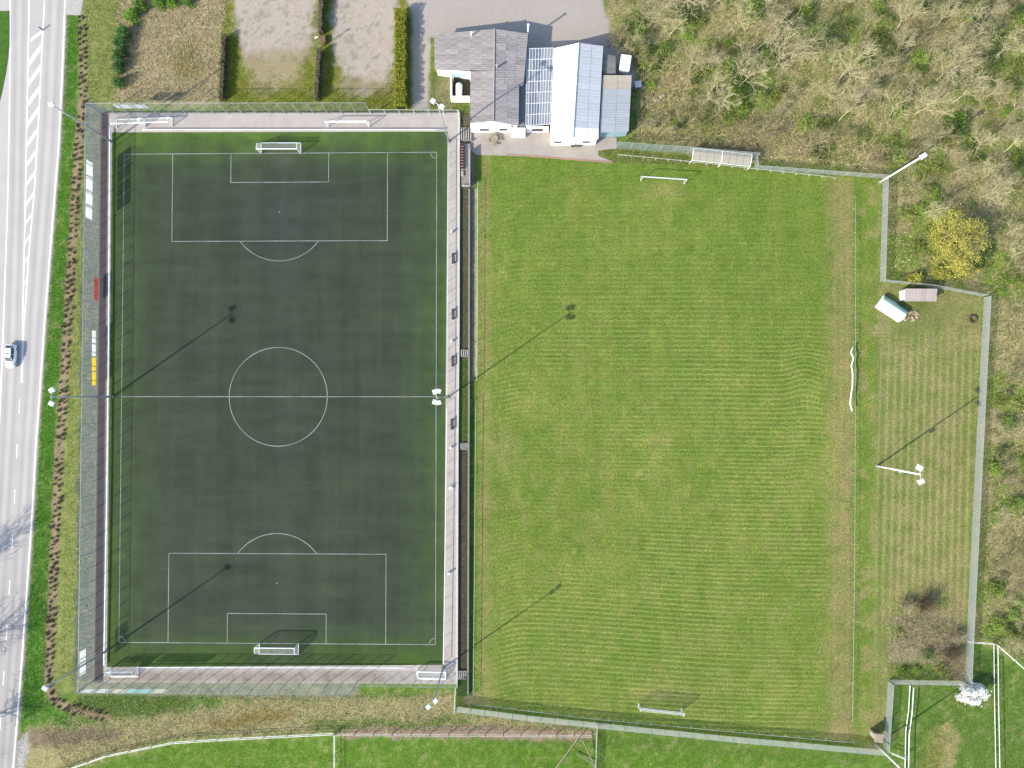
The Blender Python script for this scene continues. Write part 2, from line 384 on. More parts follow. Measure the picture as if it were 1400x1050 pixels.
REG = [  # polygon, colour as it shows in full sun, feather, wobble
    # paddocks along the bottom
    ([(60, 1075), (240, 1010), (460, 1003), (1215, 1045), (1215, 1300), (-200, 1300)], (112, 150, 52), 6, 4),
    ([(1215, 935), (1330, 880), (1400, 905), (1600, 950), (1600, 1300), (1200, 1300)], (110, 142, 60), 8, 6),
    ([(1285, 1000), (1300, 985), (1312, 1010), (1300, 1060), (1275, 1060)], (186, 172, 118), 6, 5),
    ([(1268, 1000), (1290, 1000), (1290, 1050), (1262, 1060)], (150, 150, 80), 10, 5),
    ([(1335, 895), (1362, 890), (1364, 940), (1340, 930)], (78, 112, 48), 6, 3),
    # bank west of the pitch
    ([(100, -60), (330, -60), (330, 150), (140, 160), (130, 940), (60, 960), (70, 760), (90, 420), (104, 140)], (154, 164, 88), 5, 5),
    ([(116, 135), (150, 150), (140, 940), (102, 945)], (116, 124, 116), 4, 3),
    ([(88, 20), (110, 20), (107, 110), (102, 200), (93, 330), (86, 440), (78, 560), (71, 700), (66, 820), (60, 900), (58, 960), (110, 985), (250, 975), (260, 955), (625, 950), (625, 962), (250, 985), (150, 995), (60, 990), (28, 1000), (20, 1000), (40, 780), (60, 450), (80, 200)], (92, 144, 46), 4, 4),
    ([(105, 950), (260, 950), (250, 975), (140, 978), (100, 965)], (98, 138, 52), 6, 4),
    ([(104, 930), (490, 932), (490, 956), (104, 949)], (150, 150, 126), 3, 2),
    # bottom strip of dry grass and earth
    ([(35, 1000), (160, 985), (260, 968), (330, 955), (620, 950), (628, 975), (820, 998), (460, 1004), (240, 1010), (60, 1065), (30, 1050)], (186, 174, 124), 8, 7),
    ([(40, 1000), (150, 994), (168, 1003), (150, 1012), (70, 1022), (40, 1022)], (150, 132, 108), 5, 4),
    ([(280, 985), (400, 968), (402, 980), (300, 998)], (160, 138, 78), 6, 4),
    ([(420, 985), (640, 982), (650, 992), (430, 1000)], (112, 138, 62), 6, 6),
    ([(470, 996), (640, 992), (812, 1000), (812, 1012), (640, 1010), (470, 1010)], (176, 152, 130), 4, 4),
    ([(20, 1015), (40, 1002), (40, 1030), (28, 1060), (10, 1060)], (206, 200, 196), 3, 2),
    # plots north of the pitch
    ([(165, -60), (312, -60), (308, 140), (160, 142)], (196, 180, 140), 6, 6),
    ([(230, 60), (270, 50), (275, 105), (240, 108)], (160, 146, 92), 10, 6),
    ([(312, -60), (570, -60), (566, 155), (300, 155)], (132, 138, 50), 5, 5),
    ([(320, -60), (433, -60), (430, 40), (420, 75), (395, 102), (360, 106), (340, 85), (325, 50)], (214, 199, 186), 7, 6),
    ([(330, 70), (425, 70), (400, 118), (345, 118)], (184, 168, 132), 12, 8),
    ([(450, -60), (560, -60), (545, 20), (538, 60), (532, 110), (500, 132), (470, 120), (455, 60)], (214, 199, 186), 6, 6),
    ([(462, 108), (535, 108), (530, 125), (470, 128)], (170, 158, 120), 9, 7),
    ([(545, 20), (590, 20), (590, 150), (545, 150)], (120, 140, 52), 3, 2),
    ([(586, 48), (645, 60), (650, 185), (588, 160)], (122, 138, 66), 3, 3),
    ([(600, 110), (622, 100), (615, 150), (600, 150)], (168, 154, 120), 8, 5),
    # yard
    (YARD, (204, 193, 183), 2.0, 1.5),
    ([(820, -10), (838, -5), (842, 25), (830, 22)], (120, 140, 60), 4, 3),
    # woodland floor
    (WOODP, (188, 176, 126), 6, 6),
    # side field and pitch (under the pitch's own sheet too)
    (FIELD, (156, 154, 96), 5, 3),
    (GP, (129, 149, 66), 2, 1),
    # tangle in the fenced corner
    ([(1214, 842), (1260, 832), (1300, 838), (1316, 862), (1320, 930), (1214, 932)], (166, 158, 120), 7, 7),
    ([(1212, 905), (1300, 908), (1300, 935), (1212, 935)], (110, 140, 55), 5, 5),
    ([(1218, 855), (1240, 855), (1240, 870), (1220, 872)], (128, 150, 62), 4, 3),
    # strip between the pitches
    ([(640, 150), (654, 150), (652, 520), (650, 970), (626, 970), (630, 500)], (112, 132, 62), 3, 2),
    ([(642, 196), (649, 196), (648, 520), (643, 520)], (150, 142, 132), 1.5, .5),
    ([(648.5, 258), (653.5, 258), (652.5, 515), (648, 515)], (206, 194, 158), 1.5, 1),
    ([(642, 540), (651, 540), (650, 950), (640, 950)], (92, 140, 44), 1.5, 1),
    ([(818, 203), (850, 196), (1035, 226), (1035, 236), (830, 224)], (126, 142, 66), 3, 3),
    ([(630, 950), (660, 958), (640, 968), (625, 968)], (110, 130, 60), 4, 3),
    ([(634, 952), (655, 944), (662, 950), (642, 962)], (176, 150, 128), 4, 3),
]
REG_A = [(p, np.array(alb(*c)), f, w) for p, c, f, w in REG]
def ground_colour(X, Y):
    """the colour the ground itself has at world points X, Y; also mowing phase and strength"""
    px, py = to_px(X, Y)
    wx = (fbm(X, Y, .35, 11) - .5)*2; wy = (fbm(X, Y, .35, 31) - .5)*2
    wx2 = (fbm(X, Y, 1.4, 51, 2) - .5)*2; wy2 = (fbm(X, Y, 1.4, 71, 2) - .5)*2
    C = np.empty(X.shape + (3,)); C[:] = alb(112, 142, 58)
    for poly, c, fe, wob in REG_A:
        a = np.array(poly); mg = fe + wob*2 + 3
        bb = (px > a[:, 0].min() - mg) & (px < a[:, 0].max() + mg) & (py > a[:, 1].min() - mg) & (py < a[:, 1].max() + mg)
        if not bb.any(): continue
        d = sdist(poly, px[bb] + (wx[bb]*1.6 + wx2[bb]*.8)*wob, py[bb] + (wy[bb]*1.6 + wy2[bb]*.8)*wob)
        t = np.clip(.5 - d/(2*fe), 0, 1); t = (t*t*(3 - 2*t))[:, None]
        C[bb] = C[bb]*(1 - t) + c*t
    # planting strip: bare soil
    bb = px < 170
    d = ldist(SOIL, px[bb] + wx2[bb]*3, py[bb] + wy2[bb]*3)
    t = np.clip((7.0 - d)/3.0, 0, 1)*(.35 + .65*np.clip((py[bb] - 40)/110, 0, 1))
    C[bb] = C[bb]*(1 - t[:, None]) + np.array(alb(178, 152, 124))*t[:, None]
    bb = px < 110
    dd = px - np.interp(py, [p[1] for p in REDGE], [p[0] for p in REDGE])
    t = np.where(bb & (py > 22), np.clip((6.5 + wx2*2 - dd)/2.5, 0, 1)*.8, 0)[..., None]
    C[:] = C*(1 - t) + np.array(alb(176, 166, 150))*t
    # patchiness of the cover
    n1 = fbm(X, Y, .09, 101); n2 = fbm(X, Y, .5, 121); n3 = fbm(X, Y, 1.3, 141)
    ingp = np.clip(.5 - sdist(GP, px, py)/4, 0, 1); infd = np.clip(.5 - sdist(FIELD, px, py)/4, 0, 1)
    inwd = np.clip(.5 - sdist(WOODP, px, py)/10, 0, 1)
    def mixc(t, c):
        t = np.clip(t, 0, 1)[..., None]
        C[:] = C*(1 - t) + np.array(alb(*c))*t
    # woodland floor: ivy, brambles, dead leaves
    mixc(inwd*np.clip((n2 - .52)*6, 0, 1)*.9, (128, 146, 70))
    mixc(inwd*np.clip((fbm(X, Y, .16, 161) - .51)*7, 0, 1)*.95, (132, 164, 62))
    mixc(inwd*np.clip((.44 - n3)*6, 0, 1)*.5, (128, 114, 92))
    mixc(inwd*np.clip((n3 - .58)*6, 0, 1)*.5, (186, 170, 132))
    # pitch: lush top half, dry worn patches lower down
    mixc(ingp*np.clip((470 - py)/260, 0, 1)*.6, (114, 146, 52))
    mixc(ingp*np.clip((n1 - .5)*5, 0, 1)*.35, (152, 158, 80))
    mixc(ingp*np.clip((n2 - .53)*6, 0, 1)*.4*np.clip((py - 250)/350, .15, 1), (162, 158, 92))
    mixc(ingp*np.clip((.45 - n2)*6, 0, 1)*.35, (104, 138, 48))
    edge = np.maximum(np.clip(1 - np.abs(px - 664)/11, 0, 1), np.clip((px - 1122)/22, 0, 1)*np.clip((1168 - px)/3, 0, 1))
    mixc(ingp*edge*(.45 + .8*(n2 - .4)), (174, 156, 108))
    for xt in (1141, 1150, 1159):
        mixc(ingp*np.clip(1 - np.abs(px - xt)/2.2, 0, 1)*.45, (182, 164, 118))
    for pts in ([(690, 300), (735, 262), (800, 245)], [(668, 600), (715, 690), (720, 760)], [(690, 640), (680, 560), (700, 470)]):
        mixc(ingp*np.clip(1 - ldist(pts, px, py)/3.0, 0, 1)*.3, (176, 164, 112))
    for (cx, cy, rx, ry, k) in ((906, 262, 40, 16, .45), (904, 948, 44, 18, .5), (912, 300, 12, 8, .3), (905, 600, 20, 12, .25), (655, 960, 30, 14, .6), (1150, 1000, 40, 18, .5), (690, 615, 26, 40, .35)):
        mixc(ingp*np.clip(1.15 - np.hypot((px - cx + wx*10)/rx, (py - cy + wy*10)/ry), 0, 1)*k, (184, 164, 116))
    wd = vnoise(X*.8, Y*.8, 281); mixc(ingp*np.clip((wd - .86)*12, 0, 1)*.35, (86, 128, 44)); wd = vnoise(X*1.1 + 40, Y*1.1, 283); mixc(ingp*np.clip((wd - .9)*12, 0, 1)*.45, (196, 196, 84))
    colm = fbm(X, Y*.12, .75, 261, 2)
    mixc(ingp*np.clip((colm - .5)*4, 0, 1)*.3, (150, 160, 80)); mixc(ingp*np.clip((.48 - colm)*4, 0, 1)*.18, (108, 144, 50))
    # side field
    mixc(infd*np.clip((n2 - .5)*5, 0, 1)*.5, (178, 160, 116))
    mixc(infd*np.clip((.47 - n2)*5, 0, 1)*.5, (122, 142, 66))
    mixc(infd*np.clip(1 - np.abs(px - 1203)/6, 0, 1)*np.clip((py - 440)/60, 0, 1)*.5, (108, 138, 52))
    mixc(infd*np.clip(1 - np.hypot(px - 1250, py - 425)/60, 0, 1)*.6, (108, 132, 60))
    # everything else: green and straw blotches
    oth = (1 - ingp)*(1 - infd)*(1 - inwd)*np.clip((px - 20)/20, 0, 1)
    hard = np.clip(.5 - sdist(YARD, px, py)/4, 0, 1)
    hardm = hard.copy()
    for g_ in (GRAVEL1, GRAVEL2): hardm = np.maximum(hardm, .92*np.clip(.5 - sdist(g_, px + wx*6, py + wy*6)/8, 0, 1))
    mixc(oth*(1 - hard)*np.clip((n3 - .56)*6, 0, 1)*.4, (178, 166, 120))
    mixc(oth*(1 - hard)*np.clip((.44 - n3)*6, 0, 1)*.4, (96, 122, 52))
    # soft brightness drift
    C *= (1 + .16*(n1 - .5) + .26*(n3 - .5)*(1 - .75*hardm))[..., None]
    # mowing rows
    warp = (fbm(X, Y, .025, 201, 1) - .5)*2.2
    bump = 1.5*np.exp(-((px - 1100)/20.0)**2)*(.75*np.exp(-((py - 515)/45.0)**2) + .3*np.exp(-((py - 640)/40.0)**2))
    lift = -1.2*np.exp(-((px - 672)/26.0)**2)
    ph = (Y + .02*X + warp - bump - lift)*2*math.pi/.86 + 2.2*(fbm(X*.02, Y, .35, 231, 2) - .5)*2
    amp = ingp*np.clip((px - 668)/30, 0, 1)*np.clip((1138 - px)/20, 0, 1)*(.25 + .75*np.clip((py - 330)/180, 0, 1))*np.clip((fbm(X, Y, .07, 241) - .25)*3, .25, 1)
    fs = infd*np.clip((px - 1190)/15, 0, 1)*np.clip((py - 430)/70, 0, 1)*np.clip((900 - py)/120, 0, 1)
    ph = np.where(infd > .5, (X - .035*Y + (warp*.12))*2*math.pi/1.35, ph)
    amp = np.where(infd > .5, fs*.9, amp)
    return np.clip(C, .004, .8), ph, amp, np.clip(hardm, 0, 1)

def grid_mesh(name, xs, ys, fn, z=0.0, keep=None):
    X, Y = np.meshgrid(xs, ys)
    nx, ny = len(xs), len(ys)
    idx = np.arange(nx*ny).reshape(ny, nx)
    q = np.stack([idx[:-1, :-1], idx[:-1, 1:], idx[1:, 1:], idx[1:, :-1]], -1).reshape(-1, 4)
    return raw_mesh(name, X.ravel(), Y.ravel(), np.full(nx*ny, z), q, fn)
def raw_mesh(name, X, Y, Z, q, fn):
    me = bpy.data.meshes.new(name)
    me.vertices.add(len(X)); me.vertices.foreach_set("co", np.stack([X, Y, Z], -1).astype(np.float32).ravel())
    nq = len(q); k = q.shape[1]
    me.loops.add(nq*k); me.loops.foreach_set("vertex_index", q.astype(np.int32).ravel())
    me.polygons.add(nq); me.polygons.foreach_set("loop_start", np.arange(0, nq*k, k, dtype=np.int32))
    me.update(calc_edges=True)
    r = fn(X, Y)
    C = r[0] if isinstance(r, tuple) else r
    a = me.attributes.new("Col", 'FLOAT_COLOR', 'POINT')
    a.data.foreach_set("color", np.concatenate([C, np.ones((len(X), 1))], 1).astype(np.float32).ravel())
    if isinstance(r, tuple):
        for nm, arr in zip(("phase", "amp", "hard"), r[1:]):
            t = me.attributes.new(nm, 'FLOAT', 'POINT'); t.data.foreach_set("value", arr.astype(np.float32))
    return me
def quad_grid(name, A, B, C_, D, nu, nv, fn, lift=0.0):
    """sheet over the quad A B C D (world points), nu x nv cells"""
    u = np.linspace(0, 1, nu + 1); v = np.linspace(0, 1, nv + 1)
    U, V = np.meshgrid(u, v); U = U.ravel(); V = V.ravel()
    pts = [np.array(p) for p in (A, B, C_, D)]
    W = ((1 - U)*(1 - V))[:, None]*pts[0] + (U*(1 - V))[:, None]*pts[1] + (U*V)[:, None]*pts[2] + ((1 - U)*V)[:, None]*pts[3]
    idx = np.arange((nu + 1)*(nv + 1)).reshape(nv + 1, nu + 1)
    q = np.stack([idx[:-1, :-1], idx[1:, :-1], idx[1:, 1:], idx[:-1, 1:]], -1).reshape(-1, 4)
    return raw_mesh(name, W[:, 0], W[:, 1], W[:, 2] + lift, q, fn)

# ------------------------------------------------------------------ ground
gx = np.concatenate([np.linspace(-900, -140, 12), np.arange(-125, 126, .4), np.linspace(140, 900, 12)])
gy = np.concatenate([np.linspace(-900, -110, 12), np.arange(-95, 96, .4), np.linspace(110, 900, 12)])
tag(link("ground", grid_mesh("ground", gx, gy, ground_colour), M['ground']), kind="structure")
# grass pitch: its own finer sheet
gpw = [P(650, 215), P(1171, 243.5), P(1168, 1012), P(644, 963)]
tag(link("grass_pitch", quad_grid("grass_pitch", gpw[0], gpw[1], gpw[2], gpw[3], 240, 340, ground_colour, .004), M['ground']), kind="structure")

# ------------------------------------------------------------------ road
def strip_between(name, La, Lb, n, cells, z, fn, mat, parent=None, y0=-60, y1=1130):
    ys = np.linspace(y0, y1, n + 1); V = []; 
    for y in ys:
        a = P(interp(La, y), y, z); b = P(interp(Lb, y), y, z)
        for i in range(cells + 1):
            V.append(a.lerp(b, i/cells))
    V = np.array([tuple(p) for p in V])
    idx = np.arange((n + 1)*(cells + 1)).reshape(n + 1, cells + 1)
    q = np.stack([idx[:-1, :-1], idx[1:, :-1], idx[1:, 1:], idx[:-1, 1:]], -1).reshape(-1, 4)
    return link(name, raw_mesh(name, V[:, 0], V[:, 1], V[:, 2], q, fn), mat, parent)
def off(L, d): return [(x + d, y) for x, y in L]
def road_colour(X, Y):
    px, py = to_px(X, Y)
    l = np.interp(py, [p[1] for p in LEDGE], [p[0] for p in LEDGE]); c = np.interp(py, [p[1] for p in HATL], [p[0] for p in HATL])
    hr = np.interp(py, [p[1] for p in HATR + [(25, 600), (17, 740), (7, 900), (-4, 1050), (-10, 1130)]], [p[0] for p in HATR + [(25, 600), (17, 740), (7, 900), (-4, 1050), (-10, 1130)]])
    r = np.interp(py, [p[1] for p in REDGE], [p[0] for p in REDGE])
    C = np.empty(X.shape + (3,)); C[:] = alb(220, 214, 209)
    for a, b in ((l, c), (hr, r)):
        u = (px - a)/(b - a); ins = (u > 0) & (u < 1)
        w = np.exp(-((u - .27)/.1)**2) + np.exp(-((u - .73)/.1)**2)      # wheel tracks
        mid = np.exp(-((u - .5)/.09)**2)
        C *= np.where(ins, 1 - .13*w + .08*mid, 1)[:, None]
    s = fbm(X, Y*.12, .9, 301) - .5
    low = np.clip((py - 560)/300, 0, 1)
    C *= (1 + .10*s - .10*low - low*.25*np.clip(fbm(X, Y*.3, .35, 321) - .45, 0, 1))[:, None]
    C *= np.where(px < l - 1, 1.04, 1)[:, None]
    C[:, 0] *= 1.01; C[:, 2] *= 1.0
    return C
road = strip_between("road", off(LEDGE, -60), off(REDGE, 2.5), 240, 110, .006, road_colour, M['asphalt'])
tag(road, kind="structure")
# grass strip west of the road
GV = [(-60, 17), (13, 15), (13, 60), (11, 80), (8, 100), (3, 125), (-3, 150), (-60, 170)]
gvm = MB().prism([P(x, y) for x, y in reversed(GV)], 0.0, .06)
M['lawn'] = flat("verge_lawn", alb(88, 128, 50), .95, .1, n1=(.8, .75, 1.25), n2=(7.0, .7, 1.3))
tag(gvm.build("verge", M['lawn']), kind="structure")
# forecourt at the north end, east of the road
fc = [(88, -60), (126, -60), (112, 8), (110, 21), (90, 20)]
link("forecourt", MB().face([P(x, y, .009) for x, y in reversed(fc)]).mesh("forecourt"), flat("pale_asphalt", alb(216, 210, 205), .9, .1)).__setitem__("kind", "structure")

ZL = .011
def ribbon(name, pts, w, z, mat, parent):       # flat painted line along world points
    V = []; n = len(pts)
    for i, p in enumerate(pts):
        a = pts[max(i - 1, 0)]; b = pts[min(i + 1, n - 1)]
        t = Vector((b.x - a.x, b.y - a.y, 0)).normalized(); nn = Vector((-t.y, t.x, 0))*w/2
        V += [Vector((p.x, p.y, z)) + nn, Vector((p.x, p.y, z)) - nn]
    mb = MB(); mb.v = [tuple(v) for v in V]
    mb.f = [(2*i + 1, 2*i + 3, 2*i + 2, 2*i) for i in range(n - 1)]
    return mb.build(name, mat, parent)
def line_pts(L, y0, y1, step=20):
    ys = list(np.arange(y0, y1, step)) + [y1]
    return [P(interp(L, y), y) for y in ys]
ribbon("edge_line", line_pts(LEDGE, -50, 1120), .25, ZL, M['roadline'], road)
ribbon("edge_line", line_pts(REDGE, -50, 1120), .25, ZL, M['roadline'], road)
ribbon("hatching_border_line", line_pts(HATL, -50, 436), .25, ZL, M['roadline'], road)
ribbon("hatching_border_line", line_pts(HATR, -50, 436), .25, ZL, M['roadline'], road)
ribbon("centre_line", line_pts(off(HATL, 1.2), 437, 523), .38, ZL, M['roadline'], road)
for y0 in range(545, 1100, 62):
    ribbon("centre_line_dash", line_pts(HATL, y0, y0 + 20), .15, ZL, M['roadline'], road)
for y0 in range(58, 405, 29):                    # slanting bars of the painted island
    xa = interp(HATL, y0 + 26); xb = interp(HATR, y0 - 2); k = (xb - xa)/21.0
    a, b = P(xa + 1, y0 + 26*max(k, .45), ZL + .004), P(xb - 1, y0, ZL + .004)
    c, d = P(xb - 1, y0 + 10*max(k, .35), ZL + .004), P(xa + 1, y0 + 26*max(k, .45) + 10*max(k, .35), ZL + .004)
    MB().face([a, d, c, b]).build("hatching_bar", M['roadline'], road)
MB().face([P(41.5, 53, ZL + .004), P(41.5, 58, ZL + .004), P(58, 45, ZL + .004), P(58, 40, ZL + .004)]).build("hatching_bar", M['roadline'], road)

# ------------------------------------------------------------------ raised platform of the artificial pitch
ZP = .60
pv = [P(136, 154, ZP), P(629, 154, ZP), P(625, 935, ZP), P(127, 933, ZP)]
MB().prism([pv[3], pv[2], pv[1], pv[0]], -.2, ZP - .006).build("platform", M['concretegrey']).__setitem__("kind", "structure")
def paving_colour(X, Y):
    px, py = to_px(X, Y, ZP)
    C = np.empty(X.shape + (3,)); C[:] = alb(216, 205, 196)
    n = fbm(X, Y, .5, 401); n2 = fbm(X, Y, 2.0, 421)
    def mixc(t, c):
        t = np.clip(t, 0, 1)[..., None]; C[:] = C*(1 - t) + np.array(alb(*c))*t
    mixc(np.clip((py - 915)/6, 0, 1)*np.clip((560 - px)/50, 0, 1)*(.55 + .9*(n - .5)), (160, 144, 124))
    mixc(np.clip((py - 915)/6, 0, 1)*np.clip((n2 - .5)*4, 0, 1)*.5, (126, 118, 92))
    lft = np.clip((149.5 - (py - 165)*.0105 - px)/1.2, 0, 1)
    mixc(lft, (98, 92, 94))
    lft2 = np.clip((137.5 - (py - 165)*.0105 - px)/2.5, 0, 1)
    mixc(lft2*(.8 + .4*(n - .5)), (166, 150, 122))
    lft3 = np.clip((130.5 - (py - 165)*.0105 - px)/2.5, 0, 1)
    mixc(lft3*.8, (126, 132, 108))
    mixc((1 - lft)*np.clip((n - .55)*4, 0, 1)*.3, (186, 172, 162))
    return np.clip(C*(1 + .1*(n2 - .5))[..., None], .01, .85)
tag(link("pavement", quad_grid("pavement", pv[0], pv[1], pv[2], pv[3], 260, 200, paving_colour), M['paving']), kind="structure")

ux_ = np.array((1.0, -.006))
def turf_colour(X, Y):
    px, py = to_px(X, Y, ZP)
    C = np.empty(X.shape + (3,)); C[:] = alb(73, 84, 68)
    n = fbm(X, Y, .12, 501); n2 = fbm(X, Y, .5, 521); rows = fbm(X*.15, Y, .8, 541, 3); cols = fbm(X, Y*.08, .9, 561, 3)
    def mixc(t, c):
        t = np.clip(t, 0, 1)[..., None]; C[:] = C*(1 - t) + np.array(alb(*c))*t
    ed = np.minimum(np.minimum(px - 150, 610 - px), np.minimum(py - 180, 910 - py))
    mixc(np.clip(1 - ed/75, 0, 1)**1.3*(.8 + 1.0*(n2 - .5)), (88, 108, 60))
    mixc(np.clip(1 - (py - 180)/45, 0, 1)*(.7 + .8*(n2 - .5)), (104, 134, 58))
    mixc(np.clip(1 - (px - 150)/16, 0, 1)*.8, (98, 118, 52))
    mixc(np.clip(1 - (910 - py)/45, 0, 1)*.8, (84, 110, 44))
    mixc(np.clip(1 - (610 - px)/30, 0, 1)*.35, (84, 112, 66))
    mixc(np.clip(1 - np.hypot((px - 385)/90, (py - 300)/110), 0, 1)*.8, (76, 80, 76))
    mixc(np.clip(1 - np.abs(px - 385)/22, 0, 1)*.3, (82, 88, 80))
    mixc(np.clip((n - .52)*5, 0, 1)*.45, (82, 94, 72))
    rolls = np.sin((ux_.dot(np.stack([X, Y])))*2*math.pi/7.6)          # laid in rolls of two slightly different piles
    mixc(np.clip(1 - np.hypot((px - 384)/34, (py - 215)/16), 0, 1)*.5, (104, 104, 92)); mixc(np.clip(1 - np.hypot((px - 381)/34, (py - 872)/16), 0, 1)*.5, (100, 102, 86))
    C *= (1 + .36*(rows - .5) + .2*(cols - .5) + .16*(n2 - .5) + .03*np.sign(rolls))[..., None]
    return np.clip(C, .01, .8)
tz = ZP + .006
tw = [P(153, 181, tz), P(612, 180, tz), P(606.5, 909, tz), P(146, 912, tz)]
turf = link("artificial_turf_pitch", quad_grid("artificial_turf_pitch", tw[0], tw[1], tw[2], tw[3], 200, 300, turf_colour), M['turf'])
tag(turf, kind="structure")
# markings: a true rectangle fitted to the four corners
cs = [P(168.5, 209.5, ZP), P(598.5, 209.5, ZP), P(594, 881, ZP), P(164, 878.5, ZP)]
ctr = (cs[0] + cs[1] + cs[2] + cs[3])/4
PLn = ((cs[0] + cs[1]) - (cs[2] + cs[3]))/2; LEN = PLn.length; uy = PLn.normalized(); ux = Vector((uy.y, -uy.x, 0))
WID = ((cs[1] - cs[0]).length + (cs[2] - cs[3]).length)/2
ZM = tz + .005
def pp(u, v): 
    p = ctr + ux*u + uy*v; return Vector((p.x, p.y, ZM))
def pline(name, pts, w=.12): return ribbon(name, [pp(*q) for q in pts], w, ZM, M['line'], turf)
hw, hl = WID/2, LEN/2
pline("touch_line", [(-hw, -hl), (-hw, hl)]); pline("touch_line", [(hw, -hl), (hw, hl)])
pline("goal_line", [(-hw + .06, -hl), (hw - .06, -hl)]); pline("goal_line", [(-hw + .06, hl), (hw - .06, hl)])
pline("halfway_line", [(-hw + .06, 0), (hw - .06, 0)], .12)
def arc(r, a0, a1, cx=0, cy=0, n=40): return [(cx + r*math.cos(a0 + (a1 - a0)*i/n), cy + r*math.sin(a0 + (a1 - a0)*i/n)) for i in range(n + 1)]
pline("centre_circle", arc(9.15, 0, 2*math.pi, n=72), .12)
for s in (-1, 1):
    g = s*hl
    pline("penalty_area_line", [(-20.16, g - s*.06), (-20.16, g - s*16.5), ], .12)
    pline("penalty_area_line", [(20.16, g - s*.06), (20.16, g - s*16.5)], .12)
    pline("penalty_area_line", [(-20.1, g - s*16.44), (20.1, g - s*16.44)], .12)
    pline("goal_area_line", [(-9.16, g - s*.06), (-9.16, g - s*5.5)], .12)
    pline("goal_area_line", [(9.16, g - s*.06), (9.16, g - s*5.5)], .12)
    pline("goal_area_line", [(-9.1, g - s*5.44), (9.1, g - s*5.44)], .12)
    d = math.acos(5.5/9.15)
    base = math.pi/2 if s < 0 else -math.pi/2
    pline("penalty_arc", arc(9.15, base - d, base + d, 0, g - s*11), .12)
    pline("penalty_spot", [(-.1, g - s*11), (.1, g - s*11)], .2)
    for e in (-1, 1):
        a0 = {(1, 1): math.pi, (-1, 1): 1.5*math.pi, (-1, -1): 0, (1, -1): .5*math.pi}[(e, s)]
        pline("corner_arc", arc(1.15, a0, a0 + math.pi/2, e*hw, g, 10), .11)

# ------------------------------------------------------------------ retaining bed, walls and steps between the pitches
def bed_colour(X, Y):
    px, py = to_px(X, Y, .3)
    n = fbm(X, Y, .8, 601); n2 = fbm(X, Y, 2.2, 621)
    C = np.empty(X.shape + (3,)); C[:] = alb(112, 106, 82)
    def mixc(t, c):
        t = np.clip(t, 0, 1)[..., None]; C[:] = C*(1 - t) + np.array(alb(*c))*t
    mixc(np.clip((py - 490)/8, 0, 1)*np.clip((606 - py)/8, 0, 1)*.9, (96, 118, 52))
    mixc(np.clip((614 - py)/4, 0, 1)*np.clip((py - 250)/5, 0, 1)*np.clip((n2 - .5)*5, 0, 1)*.6, (92, 112, 58))
    mixc(np.clip((py - 610)/6, 0, 1)*.7, (96, 88, 76))
    mixc(np.clip((py - 925)/8, 0, 1)*.9, (90, 118, 52))
    return C*(1 + .3*(n - .5))[..., None]
bw = [P(629, 156, .3), P(642, 156, .3), P(639, 952, .3), P(625.5, 952, .3)]
MB().prism([bw[3], bw[2], bw[1], bw[0]], -.1, .29).build("planting_bed_base", M['concretegrey']).__setitem__("kind", "structure")
tag(link("planting_bed", quad_grid("planting_bed", bw[0], bw[1], bw[2], bw[3], 12, 400, bed_colour, .005), M['ground']), kind="structure")
def bar_wall(name, pts_px, w, z0, z1, mat, label, cat, zpx=None):
    e = empty(name, P(*pts_px[0], 0), 0, label, cat)
    mb = MB(); zz = z1 if zpx is None else zpx
    for a, b in zip(pts_px[:-1], pts_px[1:]):
        A, B = P(*a, zz), P(*b, zz); d = B - A
        mb.box(((A.x + B.x)/2, (A.y + B.y)/2, (z0 + z1)/2), (d.length, w, z1 - z0), math.atan2(d.y, d.x))
    o = mb.build("wall", mat, e); o.matrix_parent_inverse = Matrix.Translation(-e.location)
    return e
bar_wall("retaining_wall", [(641.5, 258), (641, 540), (639.6, 950)], .28, 0, .62, M['concretegrey'], "long low grey retaining wall between the two football pitches", "wall")
bar_wall("edging_kerb", [(627.6, 160), (627.3, 300), (627, 440), (625.6, 600), (624.4, 940)], .34, 0, ZP + .12, flat("whitened_concrete", alb(238, 235, 230), .8, .1), "long pale concrete kerb along the paved walkway beside the steps", "kerb")
def steps(px, py, n, tread, width, label):
    p = P(px, py, .3); e = empty("steps", (p.x, p.y, .3), 0, label, "steps", "steps between the pitches")
    for i in range(n):
        z1 = .62 - i*.08
        MB().box((i*tread + tread*.25, 0, z1/2 - .15), (tread*.5, width, z1)).build("tread", M['concrete'], e)
    for s in (-1, 1):
        MB().box((n*tread/2, s*(width/2 + .12), .1), (n*tread, .18, .5)).build("side_wall", M['concretegrey'], e)
steps(630.5, 184, 5, .42, 2.0, "wide concrete steps between the clubhouse and the small stand")
steps(630.5, 483, 4, .36, .9, "narrow concrete steps near the middle of the walkway, beside the dry bed")
steps(630, 610, 4, .36, .8, "narrow concrete steps beside the end of the green bed")
steps(625.5, 922, 5, .36, 1.1, "concrete steps at the far end of the walkway beside the long fence")

